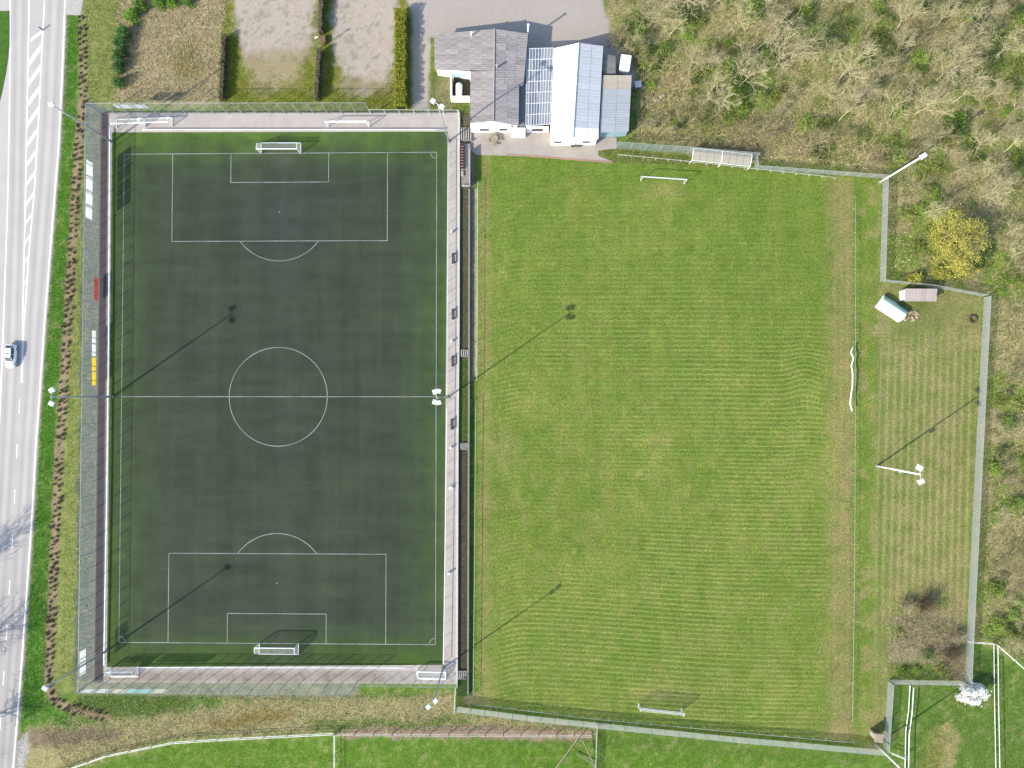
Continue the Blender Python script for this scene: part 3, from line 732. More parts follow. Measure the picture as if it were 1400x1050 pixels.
# ------------------------------------------------------------------ fences and rails
def uv_panel(name, a, b, z0, z1, mat, parent):
    me = bpy.data.meshes.new(name)
    me.from_pydata([(a.x, a.y, z0), (b.x, b.y, z0), (b.x, b.y, z1), (a.x, a.y, z1)], [], [(0, 1, 2, 3)])
    L = (b - a).length; uv = me.uv_layers.new(name="UVMap")
    for i, c in enumerate(((0, 0), (L, 0), (L, z1 - z0), (0, z1 - z0))): uv.data[i].uv = c
    return link(name, me, mat, parent)
def path_points(pts, step):
    out = []
    for a, b in zip(pts[:-1], pts[1:]):
        n = max(1, round((b - a).length/step))
        out += [a.lerp(b, i/n) for i in range(n)]
    out.append(pts[-1]); return out
def fence(name, pts_px, zb, h, step, label, mesh, post, pr=.05, rail=True, group=None, cat="fence", panels=True, lean=0.0):
    W = [P(x, y, zb) for x, y in pts_px]; o0 = W[0]
    e = empty(name, o0, 0, label, cat, group)
    Q = [p - o0 for p in path_points(W, step)]
    pm = MB().tube([(0, 0, -.25), (0, 0, h)], pr, 6).mesh("post"); pm.materials.append(M[post])
    for q in Q: link("post", pm, None, e, (q.x, q.y, 0))
    for a, b in zip(Q[:-1], Q[1:]):
        if panels: uv_panel("mesh_panel", a, b, .03, h - .02, M[mesh], e)
    if rail:
        MB().tube([(q.x, q.y, h) for q in Q], pr*.5, 5).build("top_rail", M[post], e)
    return e
HF = 4.7
fence("ball_fence", [(139, 157), (129.5, 929)], ZP, HF, 2.65, "tall wire mesh fence along the road side of the artificial pitch", 'mesh', 'galv', .06)
fence("ball_fence", [(139.5, 156), (507, 155.5)], ZP, HF, 2.65, "tall wire mesh fence between the artificial pitch and the gravel plots", 'mesh', 'galv', .06)
fence("ball_fence", [(130, 930), (488, 932)], ZP, HF + .6, 2.6, "tall wire mesh fence with boards along the dry grass strip", 'mesh', 'postgreen', .06)
fence("low_fence", [(507.5, 156), (627, 156.5), (628.5, 158)], ZP, 2.0, 2.6, "lower mesh fence at the hedge end of the gravel plots", 'mesh', 'galvpale', .05)
fence("low_fence", [(628.3, 159), (628.3, 178)], ZP, 2.0, 2.2, "short mesh fence beside the lawn below the floodlight with crossed heads", 'mesh', 'galvpale', .05)
fence("low_fence", [(488.5, 932), (623.5, 934)], ZP, 2.0, 2.5, "lower mesh fence behind the small goal near the concrete steps", 'mesh', 'postgreen', .05)
fence("low_fence", [(623.8, 935), (622.5, 968)], 0, 2.2, 2.3, "short mesh fence joining the walkway and the long pitch fence", 'meshlow', 'galvpale', .05)
LF = dict(mesh='meshlow', post='galv', pr=.045)
fence("chain_link_fence", [(842, 203), (940, 210), (1031, 218)], 0, 3.3, 2.6, "taller blue-grey mesh fence behind the twin team shelter", 'meshblue', 'galv', .05)
fence("chain_link_fence", [(1031, 219), (1032, 231), (1120, 237.5), (1207, 244)], 0, 2.0, 2.5, "grey chain-link fence between the grass pitch and the woods", **LF)
fence("chain_link_fence", [(1207, 245), (1203, 384)], 0, 2.0, 2.5, "grey chain-link fence beside the yellow tree", **LF)
fence("chain_link_fence", [(1203, 385), (1270, 392), (1341, 405)], 0, 2.0, 2.5, "grey chain-link fence behind the corrugated shelter", **LF)
fence("chain_link_fence", [(1345, 407), (1337, 560), (1330, 700), (1322, 860), (1319, 930)], 0, 2.0, 2.5, "long grey chain-link fence between the side field and the scrub", **LF)
fence("chain_link_fence", [(1316, 931), (1216, 929)], 0, 2.0, 2.5, "grey chain-link fence below the bramble tangle", **LF)
fence("chain_link_fence", [(1214, 931), (1208, 1022)], 0, 2.0, 2.5, "grey chain-link fence beside the small hut", **LF)
fence("chain_link_fence", [(625, 966), (720, 978), (816, 988), (1000, 1007), (1204, 1025)], 0, 2.1, 2.5, "very long grey chain-link fence between the grass pitch and the paddocks", **LF)
fence("chain_link_fence", [(815.5, 990), (813, 1062)], 0, 1.3, 2.2, "short wire fence dividing the two lower paddocks", 'meshlow', 'galvpale', .05)

def rail(pts_px, zb, h, step, r, label, mat='white', posts=True, pr=.035):
    W = [P(x, y, zb) for x, y in pts_px]; o0 = W[0]
    e = empty("handrail", o0, 0, label, "rail", "white rails round the pitches")
    Q = [p - o0 for p in path_points(W, step)]
    pm = MB().tube([(0, 0, -.2), (0, 0, h)], pr, 6).mesh("post"); pm.materials.append(M[mat])
    for q in Q: link("post", pm, None, e, (q.x, q.y, 0))
    MB().tube([(q.x, q.y, h) for q in Q], r, 6).build("top_bar", M[mat], e, smooth=True)
    return e
rail([(152.5, 174), (151.5, 400), (149.3, 640), (144.5, 908)], ZP, .45, 2.4, .14, "long white rail beside the dark path below the roadside fence")
rail([(197, 178.6), (605, 178.6)], ZP, .5, 2.4, .085, "white rail behind the goal near the gravel plots")
rail([(189, 911), (400, 911), (565, 911.5)], ZP, .5, 2.4, .085, "white rail behind the goal near the dry grass strip")
rail([(613.5, 196), (613, 400), (612, 540)], ZP, 1.05, 2.2, .05, "white rail along the walkway between clubhouse and the middle floodlight", 'galvpale')
rail([(612, 550), (609.5, 750), (607, 905)], ZP, 1.05, 2.2, .06, "white rail along the walkway beyond the middle floodlight")
rail([(651, 545), (649.5, 750), (647.5, 945)], 0, 1.0, 2.4, .04, "thin white rail on the green strip beside the grass pitch", 'galv')
rail([(653.5, 250), (652.5, 520)], 0, 1.0, 2.4, .035, "thin rail beside the sandy strip of the grass pitch", 'galvpale')
rail([(649, 960), (815, 980), (1000, 997), (1165, 1012)], 0, 1.0, 2.4, .022, "thin rail behind the far goal of the grass pitch", 'galvpale')
rail([(1166, 270), (1166, 500), (1165, 760), (1162, 984)], 0, 1.0, 2.2, .024, "thin rail between the grass pitch and the side field", 'galv')
rail([(845, 214), (930, 222), (1140, 245)], 0, 1.0, 2.4, .03, "thin rail in front of the twin team shelter", 'galvpale')

# draped white barrier tape on the side rail
tp = [(1166, 474), (1163.5, 482), (1167, 490), (1164, 500), (1166, 512), (1165.5, 528), (1163, 545), (1162.5, 552), (1165, 562)]
tag(MB().tube([P(x, y, 1.06) for x, y in tp], .13, 6).build("barrier_net", M['whiteplastic'], smooth=True), "white rolled net draped along the side rail of grass pitch", "net")

def board(pts, z0, z1, mat, label, group="advertising boards on the fence", zb=ZP, name="advertising_board"):
    A, B = P(*pts[0], zb), P(*pts[1], zb); d = B - A; c = (A + B)/2
    e = empty(name, (c.x, c.y, zb + z0), math.atan2(d.y, d.x), label, "board", group)
    MB().box((0, 0, (z1 - z0)/2), (d.length - .05, .006, z1 - z0)).build("panel", mat, e)
    for t in (-.47, .47): MB().box((t*d.length, 0, (z1 - z0)/2), (.04, .03, z1 - z0 - .1)).build("batten", M['galvpale'], e)
    return e
bm_ = {k: banner("board_" + k, c, .5 if k in ("pale", "cyan", "cream") else .2) for k, c in dict(white=(.78, .8, .82), yellow=(.85, .68, .06), red=(.5, .09, .07), cyan=(.45, .72, .74), pale=(.76, .78, .80), cream=(.75, .72, .6)).items()}
for i, (a, b) in enumerate(((217, 238), (239, 258), (259, 278), (279, 297))):
    ya = 542 + (a - 542)/1.036; yb = 542 + (b - 542)/1.036
    board([(138.1 - (ya - 200)*.0123, ya), (138.1 - (yb - 200)*.0123, yb)], 2.3, 4.2, bm_['white'], "large white board on the roadside fence, shading the pitch corner")
for a, b in ((171, 191), (193, 213)):
    board([(a, 155.2), (b, 155.2)], 2.3, 3.9, bm_['white'], "white board on the tall fence behind the stored goals")
for a, b in ((894, 911), (912, 929)):
    ya = 542 + (a - 542)/1.046; yb = 542 + (b - 542)/1.046
    board([(130.3, ya), (130.1, yb)], 2.7, 4.4, bm_['pale'], "pale board on the roadside fence next to the fence corner")
for i, x in enumerate((134, 153, 174, 192, 210, 228)):
    board([(x, 930.6), (x + 17, 930.7)], 3.6, 5.2, bm_[('pale', 'pale', 'cream', 'cyan', 'cyan', 'cream')[i]],
          ("pale grey board on the tall fence above the small white goal", "pale grey board on the tall fence above the small white goal", "cream board between the pale and turquoise boards on the fence",
           "turquoise board on the tall fence near the small goal", "turquoise board on the tall fence near the small goal", "cream board on the tall fence beside a turquoise board")[i])
for a, b, k, lb in ((451, 469, 'white', "narrow white board standing on the bank above the yellow boards"), (470, 487, 'white', "narrow white board standing on the bank above the yellow boards"), (488, 507, 'yellow', "bright yellow board standing on the bank beside the dark path"), (508, 527, 'yellow', "bright yellow board standing on the bank beside the dark path")):
    board([(135.3, 542 + (a - 542)/1.018), (135.0, 542 + (b - 542)/1.018)], .9, 2.0, bm_[k], lb)
board([(136.5, 380), (136.2, 412)], .5, 1.6, bm_['red'], "red board standing on the bank beside the dark path")

# ------------------------------------------------------------------ floodlight masts
def mast(px, py, zb, h, heads, label, r0=.17, r1=.085, mat='galv', gear=None):
    p = P(px, py, zb); e = empty("floodlight_mast", p, 0, label, "floodlight", "floodlight masts")
    MB().tube([(0, 0, -.1), (0, 0, h*.5), (0, 0, h)], [r0, (r0 + r1)/2, r1], 10).build("pole", M[mat], e, smooth=True)
    MB().prism([(-.3, -.3), (.3, -.3), (.3, .3), (-.3, .3)], -.1, .12).build("footing", M['concretegrey'], e)
    if len(heads) > 1:
        MB().tube([(heads[0][0]*.9, heads[0][1]*.9, h - .1), (heads[-1][0]*.9, heads[-1][1]*.9, h - .1)], .06, 6).build("crossarm", M['galv'], e)
    for dx, dy, sx, sy, rz in heads:
        f = empty("floodlight", (dx, dy, h), rz); f.parent = e
        MB().hexa([(-sx/2, -sy/2, -.15), (sx/2, -sy/2, -.15), (sx/2, sy/2, -.15), (-sx/2, sy/2, -.15)], [(-sx*.42, -sy*.4, .16), (sx*.42, -sy*.4, .16), (sx*.42, sy*.4, .16), (-sx*.42, sy*.4, .16)]).build("housing", M['whiteplastic'], f)
        MB().box((0, 0, -.16), (sx*.85, sy*.85, .03)).build("lens", M['glassdark'], f)
    if gear:
        MB().box((gear[0], gear[1], h*gear[2]), (.5, .5, .5)).build("control_box", M['galv'], e)
    return e
mast(153, 194, ZP, 16.3, [(0, 0, 1.0, .7, .4)], "single-head floodlight mast beside the stored goals", r0=.2, r1=.1)
mast(153.5, 542.5, ZP, 16.3, [(.1, 1.1, .95, .8, .5), (.1, -1.1, .95, .8, -.5)], "two-head floodlight mast on the roadside end of the halfway line", r0=.2, r1=.1)
mast(147, 889, ZP, 16.3, [(0, 0, 1.0, .7, -.5)], "single-head floodlight mast beside the small goal in the fence corner", r0=.2, r1=.1)
mast(613.5, 193, ZP, 16.0, [(-.75, .5, .85, .75, -.6), (.7, -.45, .85, .75, -.6)], "two-head floodlight mast next to the clubhouse steps", gear=(.15, .15, .35))
mast(612.5, 543, ZP, 16.0, [(-.3, .9, .8, .8, .3), (.35, 1.0, .7, .7, -.3), (-.3, -.75, .8, .8, -.3), (.35, -.85, .7, .7, .3)], "four-head floodlight mast on the walkway at the halfway line")
mast(606, 913, ZP, 14.5, [(-.65, -.5, .8, .7, .7), (.5, .45, .8, .7, .7)], "two-head floodlight mast beside the far concrete steps")
mast(1199, 637, 0, 13.6, [(-.1, 1.1, 1.0, .85, -.5), (.1, -1.15, 1.0, .85, .5)], "white two-head floodlight mast standing in the side field", mat='white', r0=.19, r1=.12, gear=(.4, -.2, .52))
mast(1203, 249, 0, 13.6, [(0, 0, 1.1, .8, .55)], "white single-head floodlight mast at the fence corner by the woods", mat='white', r0=.19, r1=.12)
mast(1198, 1018, 0, 13.6, [(0, 0, 1.1, .8, -.55)], "white floodlight mast beside the small hut", mat='white', r0=.19, r1=.12)
p = P(438.5, 66); e = empty("lamp_post", p, 0, "short street lamp standing between the two gravel plots", "lamp post")
MB().tube([(0, 0, -.1), (0, 0, 3.6)], [.08, .05], 8).build("pole", M['galv'], e)
MB().box((.25, .1, 3.6), (.7, .28, .14), .4).build("lamp_head", M['galvpale'], e)
tag(MB().box((P(443, 57).x, P(443, 57).y, .35), (.8, 1.3, .7), .1).box((P(443, 57).x, P(443, 57).y, .74), (.9, 1.4, .08), .1).build("utility_box", M['woodbrown']), "small reddish cabinet beside the street lamp", "cabinet")

# ------------------------------------------------------------------ goals
def goal(a, b, zb, h, depth, label, net=True, top=.5, r=.06, group="football goals", mat='white', weight=False):
    A, B = P(*a, zb), P(*b, zb); d = B - A; w = d.length; c = (A + B)/2; side = 1 if depth > 0 else -1; dp = abs(depth)
    e = empty("football_goal", c, math.atan2(d.y, d.x), label, "goal", group)
    s = side
    for x in (-w/2, w/2): MB().tube([(x, 0, 0), (x, 0, h)], r, 8).build("upright", M[mat], e)
    MB().tube([(-w/2 - r, 0, h), (w/2 + r, 0, h)], r*1.15, 8).build("crossbar", M[mat], e)
    if dp > .3:
        td = dp*top
        for x in (-w/2, w/2):
            MB().tube([(x, 0, h), (x, s*td, h - .02), (x, s*dp, .06)], r*.7, 6).build("stanchion", M[mat], e)
            MB().tube([(x, 0, .05), (x, s*dp, .05)], r*.8, 6).build("ground_bar", M[mat], e)
        MB().tube([(-w/2, s*dp, .06), (w/2, s*dp, .06)], r*(2.2 if weight else .9), 6).build("back_bar", M[mat], e)
        if net:
            nb = MB(); prof = [(0, h - .03), (s*td, h - .06), (s*(td + dp)/2*.98, h*.5), (s*dp, .08)]
            n = 10; uvs = []
            me = bpy.data.meshes.new("net"); V = []; Fc = []
            for j, (y, z) in enumerate(prof):
                for i in range(n + 1):
                    sag = -.10*math.sin(math.pi*((i*2.5/n) % 1.0)) if j in (1, 2) else 0
                    V.append((-w/2 + w*i/n, y, z + sag))
            for j in range(3):
                for i in range(n):
                    q = j*(n + 1) + i; Fc.append((q, q + 1, q + n + 2, q + n + 1))
            k = len(V)
            for x in (-w/2, w/2):
                V += [(x, 0, .05), (x, 0, h - .03), (x, s*td, h - .06), (x, s*dp, .08)]
            Fc += [(k, k + 1, k + 2, k + 3), (k + 4, k + 5, k + 6, k + 7)]
            me.from_pydata(V, [], Fc); uv = me.uv_layers.new(name="UVMap")
            for pl in me.polygons:
                for li in pl.loop_indices:
                    v = V[me.loops[li].vertex_index]
                    uv.data[li].uv = (v[0], v[2] + v[1]) if len(set(V[q][0] for q in pl.vertices)) > 1 else (v[1], v[2])
            link("net", me, M['net'], e)
    return e
goal((357.5, 210), (411.5, 210), ZP, 2.44, 2.0, "white netted full-size goal on artificial pitch near gravel plots", r=.075)
goal((355, 879), (408.5, 879.5), ZP, 2.44, -2.0, "white netted full-size goal on artificial pitch near dry grass strip", r=.075)
goal((876, 247.5), (935, 251.5), 0, 2.44, .9, "pale goal on the grass pitch in front of the twin shelter", net=False, top=.15, r=.06, mat='galvpale')
goal((873, 961), (931.5, 967.5), 0, 2.44, -.8, "pale goal on the grass pitch in front of the paddock fence", net=True, top=.6, r=.045, mat='galvpale')
goal((160, 175), (197.5, 174), ZP, 2.0, 1.6, "small white stored goal at the fence corner with the white boards", r=.08, top=.6)
goal((199, 173.5), (236, 172.5), ZP, 2.0, 1.6, "small white stored goal with greenish net, beside another stored goal", r=.08, top=.6)
goal((449, 173.5), (505, 173.5), ZP, 2.2, 1.1, "wide white stored goal without net on the paving by the plots", net=False, top=.2, r=.075)
goal((152, 913), (189, 912.5), ZP, 2.0, -1.55, "small white goal stored in the fence corner by turquoise boards", r=.075, top=.4, weight=True)
goal((572, 914), (610, 915), ZP, 1.4, -1.7, "small white goal stored beside the far floodlight mast", r=.09, top=.3, weight=True)

# ------------------------------------------------------------------ walkway furniture
def bench(px, py, label):
    p = P(px, py, ZP); e = empty("bench", p, math.radians(90), label, "bench", "benches along the walkway")
    for j in range(3): MB().box((0, -.18 + j*.17, .45), (2.0, .13, .05)).build("seat_slat", M['darkwood'], e)
    for j in range(2): MB().box((0, .26, .62 + j*.17), (2.0, .05, .13)).build("back_slat", M['darkwood'], e)
    for x in (-.8, .8): MB().box((x, .04, .22), (.07, .5, .43)).build("leg", M['galv'], e); MB().box((x, .29, .6), (.06, .04, .5)).build("back_post", M['galv'], e)
M['darkwood'] = flat("dark_stained_wood", alb(98, 94, 96), .7, .2)
for px, py in ((620.5, 354), (620.2, 430), (619.8, 494), (618.8, 580)):
    bench(px, py, "dark slatted bench on the paved walkway beside the rail")
def bin_(px, py):
    p = P(px, py, ZP); e = empty("litter_bin", p, 0, "small grey litter bin on the paved walkway", "bin", "bins along the walkway")
    MB().tube([(0, 0, 0), (0, 0, .75)], [.16, .2], 10).build("bucket", M['galv'], e); MB().tube([(0, 0, .75), (0, 0, .8)], .22, 10).build("rim", M['galvpale'], e)
for px, py in ((617.5, 318), (617.5, 467), (616.5, 612), (614, 783)): bin_(px, py)
p = P(616.5, 667, ZP); e = empty("plastic_chair", p, .4, "white plastic chair alone on the walkway", "chair")
MB().box((0, 0, .42), (.55, .55, .05)).build("seat", M['whiteplastic'], e); MB().box((0, .27, .68), (.55, .05, .5)).build("backrest", M['whiteplastic'], e)
for x in (-.23, .23):
    for y in (-.23, .23): MB().box((x, y, .2), (.05, .05, .4)).build("leg", M['whiteplastic'], e)
    MB().box((x*1.15, 0, .62), (.05, .5, .04)).build("armrest", M['whiteplastic'], e)
# small stand with one row of seats
p0 = P(630.5, 196, ZP)
e = empty("spectator_stand", (p0.x, p0.y, 0), 0, "small concrete stand with one row of dark red seats", "stand")
L_ = (P(630.5, 196, ZP) - P(630.5, 255, ZP)).length
MB().box((.85, -L_/2, .25), (1.7, L_, .5)).build("deck", M['concretegrey'], e)
MB().box((1.62, -L_/2 - .6, .75), (.2, L_ - 1.4, 1.5)).build("rear_wall", M['concrete'], e)
MB().box((.9, -L_ + .1, .72), (1.25, .18, .44)).build("end_wall", M['concrete'], e)
M['seatred'] = flat("dark_red_plastic", (.09, .012, .02), .4, .4)
for i in range(9):
    y = -.35 - i*.53
    st = MB().box((.22, y, .72), (.42, .4, .06)).box((.42, y, .9), (.05, .4, .36)).build("seat", M['seatred'], e)
    MB().box((.22, y - .26, .62), (.5, .1, .24)).build("seat_divider", M['concrete'], e)
MB().box((.22, -5.7, .68), (.42, .9, .3)).build("blank_seat_plinth", M['concrete'], e)

# ------------------------------------------------------------------ buildings
M['roofgrey'] = sheet_mat("fibre_cement_sheet", alb(186, 177, 175), .34, 'Y', 1.0, .9, .14)
M['roofgreylightened'] = sheet_mat("weathered_fibre_cement_sheet", alb(190, 182, 181), .34, 'Y', 1.0, .9, .16)  # sheet tone lightened to offset shade on slopes turned from the sun
M['roofwhite'] = sheet_mat("white_metal_sheet", (.80, .79, .78), .25, 'X', .35, .6, .03, .25)
M['roofpale'] = sheet_mat("pale_metal_sheet", (.49, .495, .515), .5, 'Y', .5, .7, .05, .15)
M['roofbeige'] = sheet_mat("beige_sheet", alb(220, 207, 188), .4, 'Y', .3, .6, .05)
M['roofblue'] = sheet_mat("pale_blue_sheet", alb(206, 210, 216), .4, 'Y', .7, .7, .04, .15)
M['bargeboard'] = flat("white_board", (.76, .77, .77), .6, .3)
M['felt'] = flat("grey_roofing_felt", alb(150, 160, 166), .9, .1)
def bil(A, B, C, D, u, v): return A*(1 - u)*(1 - v) + B*u*(1 - v) + C*u*v + D*(1 - u)*v
def roof_plane(e, A, B, C, D, nu, nv, mat, th=.06, name="roof_sheet", gap=.012, matfn=None, jit=.012):
    """A-B ridge edge, D-C eave edge; sheets laid in rows, lower edge of each proud of the next"""
    roof = empty("roof", (0, 0, 0)); roof.parent = e
    nrm = (B - A).cross(D - A).normalized()
    if nrm.z < 0: nrm = -nrm
    for j in range(nv):
        for i in range(nu):
            g = gap/2
            u0, u1 = i/nu + g/nu*nu*.15, (i + 1)/nu - g*.15
            v0, v1 = j/nv, (j + 1)/nv + (.05/nv if j < nv - 1 else 0)
            lo = random.uniform(0, jit); q = [bil(A, B, C, D, u, v) for u, v in ((u0, v0), (u1, v0), (u1, v1), (u0, v1))]
            lift = [0, 0, .035, .035]
            top = [q[k] + nrm*(lift[k] + lo) for k in range(4)]; bot = [t - nrm*th for t in top]
            c = sum(top, Vector())/4
            mb = MB().hexa([b - c for b in bot], [t - c for t in top])
            o = mb.build(name, matfn(i, j) if matfn else mat, roof); o.location = c
    return roof
def solid(e, name, base_px, z1, mat, z0=-.1, zpx=None):
    pts = [P(x, y, zpx if zpx is not None else 0) for x, y in base_px]
    a = sum((pts[i].x*pts[(i + 1) % len(pts)].y - pts[(i + 1) % len(pts)].x*pts[i].y) for i in range(len(pts)))
    if a < 0: pts.reverse()
    return MB().prism(pts, z0, z1).build(name, mat, e)
def gable_body(e, pts, mat, name="wall"):
    """closed body from rings of world points: list of (bottom pt, top pt)"""
    b = [Vector((p.x, p.y, -.1)) for p in pts]; a = sum((b[i].x*b[(i + 1) % len(b)].y - b[(i + 1) % len(b)].x*b[i].y) for i in range(len(b)))
    if a < 0: pts = list(reversed(pts)); b = list(reversed(b))
    n = len(pts); mb = MB(); mb.v = [tuple(p) for p in b] + [tuple(p) for p in pts]
    mb.f = [(i, (i + 1) % n, n + (i + 1) % n, n + i) for i in range(n)]
    return mb.build(name, mat, e)
def inset(p, dx, dy, dz=-.12): return Vector((p.x + dx, p.y + dy, p.z + dz))

# clubhouse with the grey sheet roof
e = empty("clubhouse", (0, 0, 0), 0, "old clubhouse with weathered grey corrugated roof and white gable front", "building")
R0, R1, R2 = P(676.5, 39.5, 3.95), P(676, 97, 3.95), P(675, 165.5, 3.95)
LN0, LN1 = P(593.5, 47, 2.75), P(594.5, 95.5, 2.75)
LS0, LS1 = P(643.3, 97.5, 3.35), P(642.8, 168.5, 3.35)
RN0, RN1 = P(722, 46, 3.3), P(716, 115, 3.3)
RS0, RS1 = P(709.5, 115, 3.4), P(709, 172, 3.4)
Rm = R0.lerp(R2, (115 - 39.5)/(165.5 - 39.5))
roof_plane(e, R1, R0, LN0, LN1, 7, 5, M['roofgrey'])
roof_plane(e, R2, R1 + Vector((0, -.03, 0)), LS0, LS1, 8, 2, M['roofgrey'])
roof_plane(e, R0, Rm, RN1, RN0, 8, 3, M['roofgreylightened'])
roof_plane(e, Rm + Vector((0, -.03, 0)), R2, RS1, RS0, 7, 2, M['roofgreylightened'])
MB().tube([R0 + Vector((0, .1, .07)), R2 + Vector((0, -.1, .07))], .1, 6).build("ridge_cap", M['roofgreylightened'], e)
i_ = .25
gable_body(e, [inset(LN0, i_, -i_), inset(R0, 0, -i_), inset(RN0, -i_, -i_), inset(RN1, -i_, 0), inset(RS0, -i_, 0), inset(RS1, -i_, i_), inset(R2, 0, i_), inset(LS1, i_, i_), inset(LS0, i_, 0), inset(LN1, i_, i_)], M['render'])
MB().tube([RS0 + Vector((.06, 0, -.05)), RS1 + Vector((.06, 0, -.05))], .07, 6).build("gutter", M['dark'], e)
MB().tube([RN0 + Vector((.06, 0, -.05)), RN1 + Vector((.06, 0, -.05))], .07, 6).build("gutter", M['dark'], e)
# white gable boarding over the front
fa, fb, fc_ = P(643, 171, 3.1), P(675, 168, 3.75), P(699, 170.5, 3.2)
mb = MB(); bot = [Vector((q.x, q.y, .0)) for q in (fa, fb, fc_)]
front = [(fa.x, -.0), (fc_.x, 0)]
yF = min(fa.y, fb.y, fc_.y) - .1
mb.hexa([(fa.x, yF - .1, 0), (fc_.x, yF - .1, 0), (fc_.x, yF, 0), (fa.x, yF, 0)], [(fa.x, yF - .1, 2.9), (fc_.x, yF - .1, 2.9), (fc_.x, yF, 2.9), (fa.x, yF, 2.9)])
mb.build("front_wall", M['render'], e)
for cx, w in ((.33, 1.9), (.8, 1.6)):
    x = fa.x + (fc_.x - fa.x)*cx
    f = MB().box((x, yF - .13, 1.6), (w, .06, 1.0)).build("window", M['bargeboard'], e)
    MB().box((x, yF - .17, 1.6), (w - .16, .04, .84)).build("pane", M['glassdark'], f)
for a, b in ((fa, fb), (fb, fc_)):
    q0 = Vector((a.x, yF - .2, a.z + .05)); q1 = Vector((b.x, yF - .2, b.z + .05))
    MB().hexa([q0 + Vector((0, 0, -.35)), q1 + Vector((0, 0, -.35)), q1 + Vector((0, .85, -.35)), q0 + Vector((0, .85, -.35))], [q0, q1, q1 + Vector((0, .85, 0)), q0 + Vector((0, .85, 0))]).build("bargeboard", M['bargeboard'], e)
def flue(px, py, z, h, r, mat, name="flue"):
    q = P(px, py, z); return MB().tube([(q.x, q.y, z - .3), (q.x, q.y, z + h)], r, 8).tube([(q.x, q.y, z + h + .08), (q.x, q.y, z + h + .16)], r*1.6, 8).build(name, mat, e)
flue(645, 49, 3.5, 1.0, .13, M['galvpale']); flue(679.5, 92, 4.0, .7, .16, M['galv']); flue(722, 44, 2.6, 2.3, .16, M['whiteplastic'], "chimney_pipe")
# flat links beside it
solid(e, "link_roof", [(709.8, 117), (719.5, 110), (718, 172), (709.4, 173)], 2.55, M['felt'], zpx=2.55)
solid(e, "porch", [(699.5, 174.5), (718.5, 174.5), (718.2, 181.5), (699.5, 181.5)], 2.5, M['render'], zpx=2.5)
# glazed veranda
e = empty("glazed_veranda", (0, 0, 0), 0, "glazed lean-to roof with white bars between the two halls", "building")
VA, VB, VC, VD = P(720.5, 66.5, 2.9), P(756.5, 65.5, 3.3), P(751.5, 170, 3.3), P(718.8, 172, 2.9)
M['pane'] = glass_mat("veranda_glass", alb(196, 200, 210), .62); M['paneclear'] = glass_mat("veranda_clear_glass", alb(150, 160, 182), .6)
nu, nv = 9, 7
for i in range(nu):
    for j in range(nv):
        u0, u1, v0, v1 = (i + .08)/nu, (i + .92)/nu, (j + .03)/nv, (j + .97)/nv
        q = [bil(VA, VB, VC, VD, u, v) for u, v in ((u0, v0), (u0, v1), (u1, v1), (u1, v0))]
        MB().hexa([p - Vector((0, 0, .02)) for p in q], q).build("pane", M['paneclear'] if i in (1, 2, 3, 4) and (i*7 + j*3) % 5 else M['pane'], e)
for i in range(nu + 1):
    a, b = bil(VA, VB, VC, VD, i/nu, 0), bil(VA, VB, VC, VD, i/nu, 1)
    MB().tube([a + Vector((0, 0, .03)), b + Vector((0, 0, .03))], .055, 4).build("glazing_bar", M['white'], e)
for j in range(nv + 1):
    a, b = bil(VA, VB, VC, VD, 0, j/nv), bil(VA, VB, VC, VD, 1, j/nv)
    MB().tube([a + Vector((0, 0, .01)), b + Vector((0, 0, .01))], .045, 4).build("cross_bar", M['white'], e)
solid(e, "floor_slab", [(722, 80), (756, 80), (752, 178), (720, 178)], .08, M['concretegrey'])
for t in (0, .33, .66, 1):
    a = bil(VA, VB, VC, VD, .03, t); MB().box((a.x, a.y, a.z/2 - .05), (.12, .12, a.z)).build("post", M['white'], e)
fw = bil(VA, VB, VC, VD, 0, 1); fe_ = bil(VA, VB, VC, VD, 1, 1)
MB().box(((fw.x + fe_.x)/2, fw.y - .15, 1.4), (fe_.x - fw.x - .3, .12, 2.8)).build("front_wall", M['render'], e)
MB().box(((fw.x + fe_.x)/2, fw.y - .24, 1.5), (2.0, .06, 1.2)).build("window", M['glassdark'], e)
# white hall
e = empty("white_hall", (0, 0, 0), 0, "hall with bright white and pale grey metal gable roof", "building")
r0, r1, r2 = P(791.5, 58.5, 4.5), P(784.5, 174, 4.5), P(783.5, 188, 4.5)
l0, l1, l2 = P(757.5, 66, 3.3), P(752.8, 178, 3.3), P(752, 191, 3.3)
q0, q1, q2 = P(824.5, 63, 3.3), P(818.5, 176, 3.3), P(817.8, 190.5, 3.3)
roof_plane(e, r0, r2, l2, l0, 15, 2, M['roofwhite'])
roof_plane(e, r0, r1, q1, q0, 13, 2, M['roofpale'])
roof_plane(e, r1 + Vector((0, -.02, .02)), r2, q2, q1 + Vector((0, -.02, .02)), 2, 2, M['roofwhite'])
MB().tube([r0 + Vector((0, .05, .06)), r2 + Vector((0, -.05, .06))], .1, 6).build("ridge_cap", M['roofpale'], e)
gable_body(e, [inset(l0, .2, -.2), inset(r0, 0, -.2), inset(q0, -.2, -.2), inset(q2, -.2, .2), inset(r2, 0, .2), inset(l2, .2, .2)], M['render'])
yy = min(l2.y, q2.y) + .2
dr = MB().box((r2.x, yy - .04, 1.1), (1.8, .08, 2.2)).build("door", M['galvpale'], e)
MB().box((r2.x + .6, yy - .1, 1.05), (.06, .06, .3)).build("handle", M['dark'], dr)
for dx in (-2.6, 2.6):
    f = MB().box((r2.x + dx, yy - .03, 1.7), (1.5, .06, 1.0)).build("window", M['bargeboard'], e); MB().box((r2.x + dx, yy - .07, 1.7), (1.3, .04, .8)).build("pane", M['glassdark'], f)
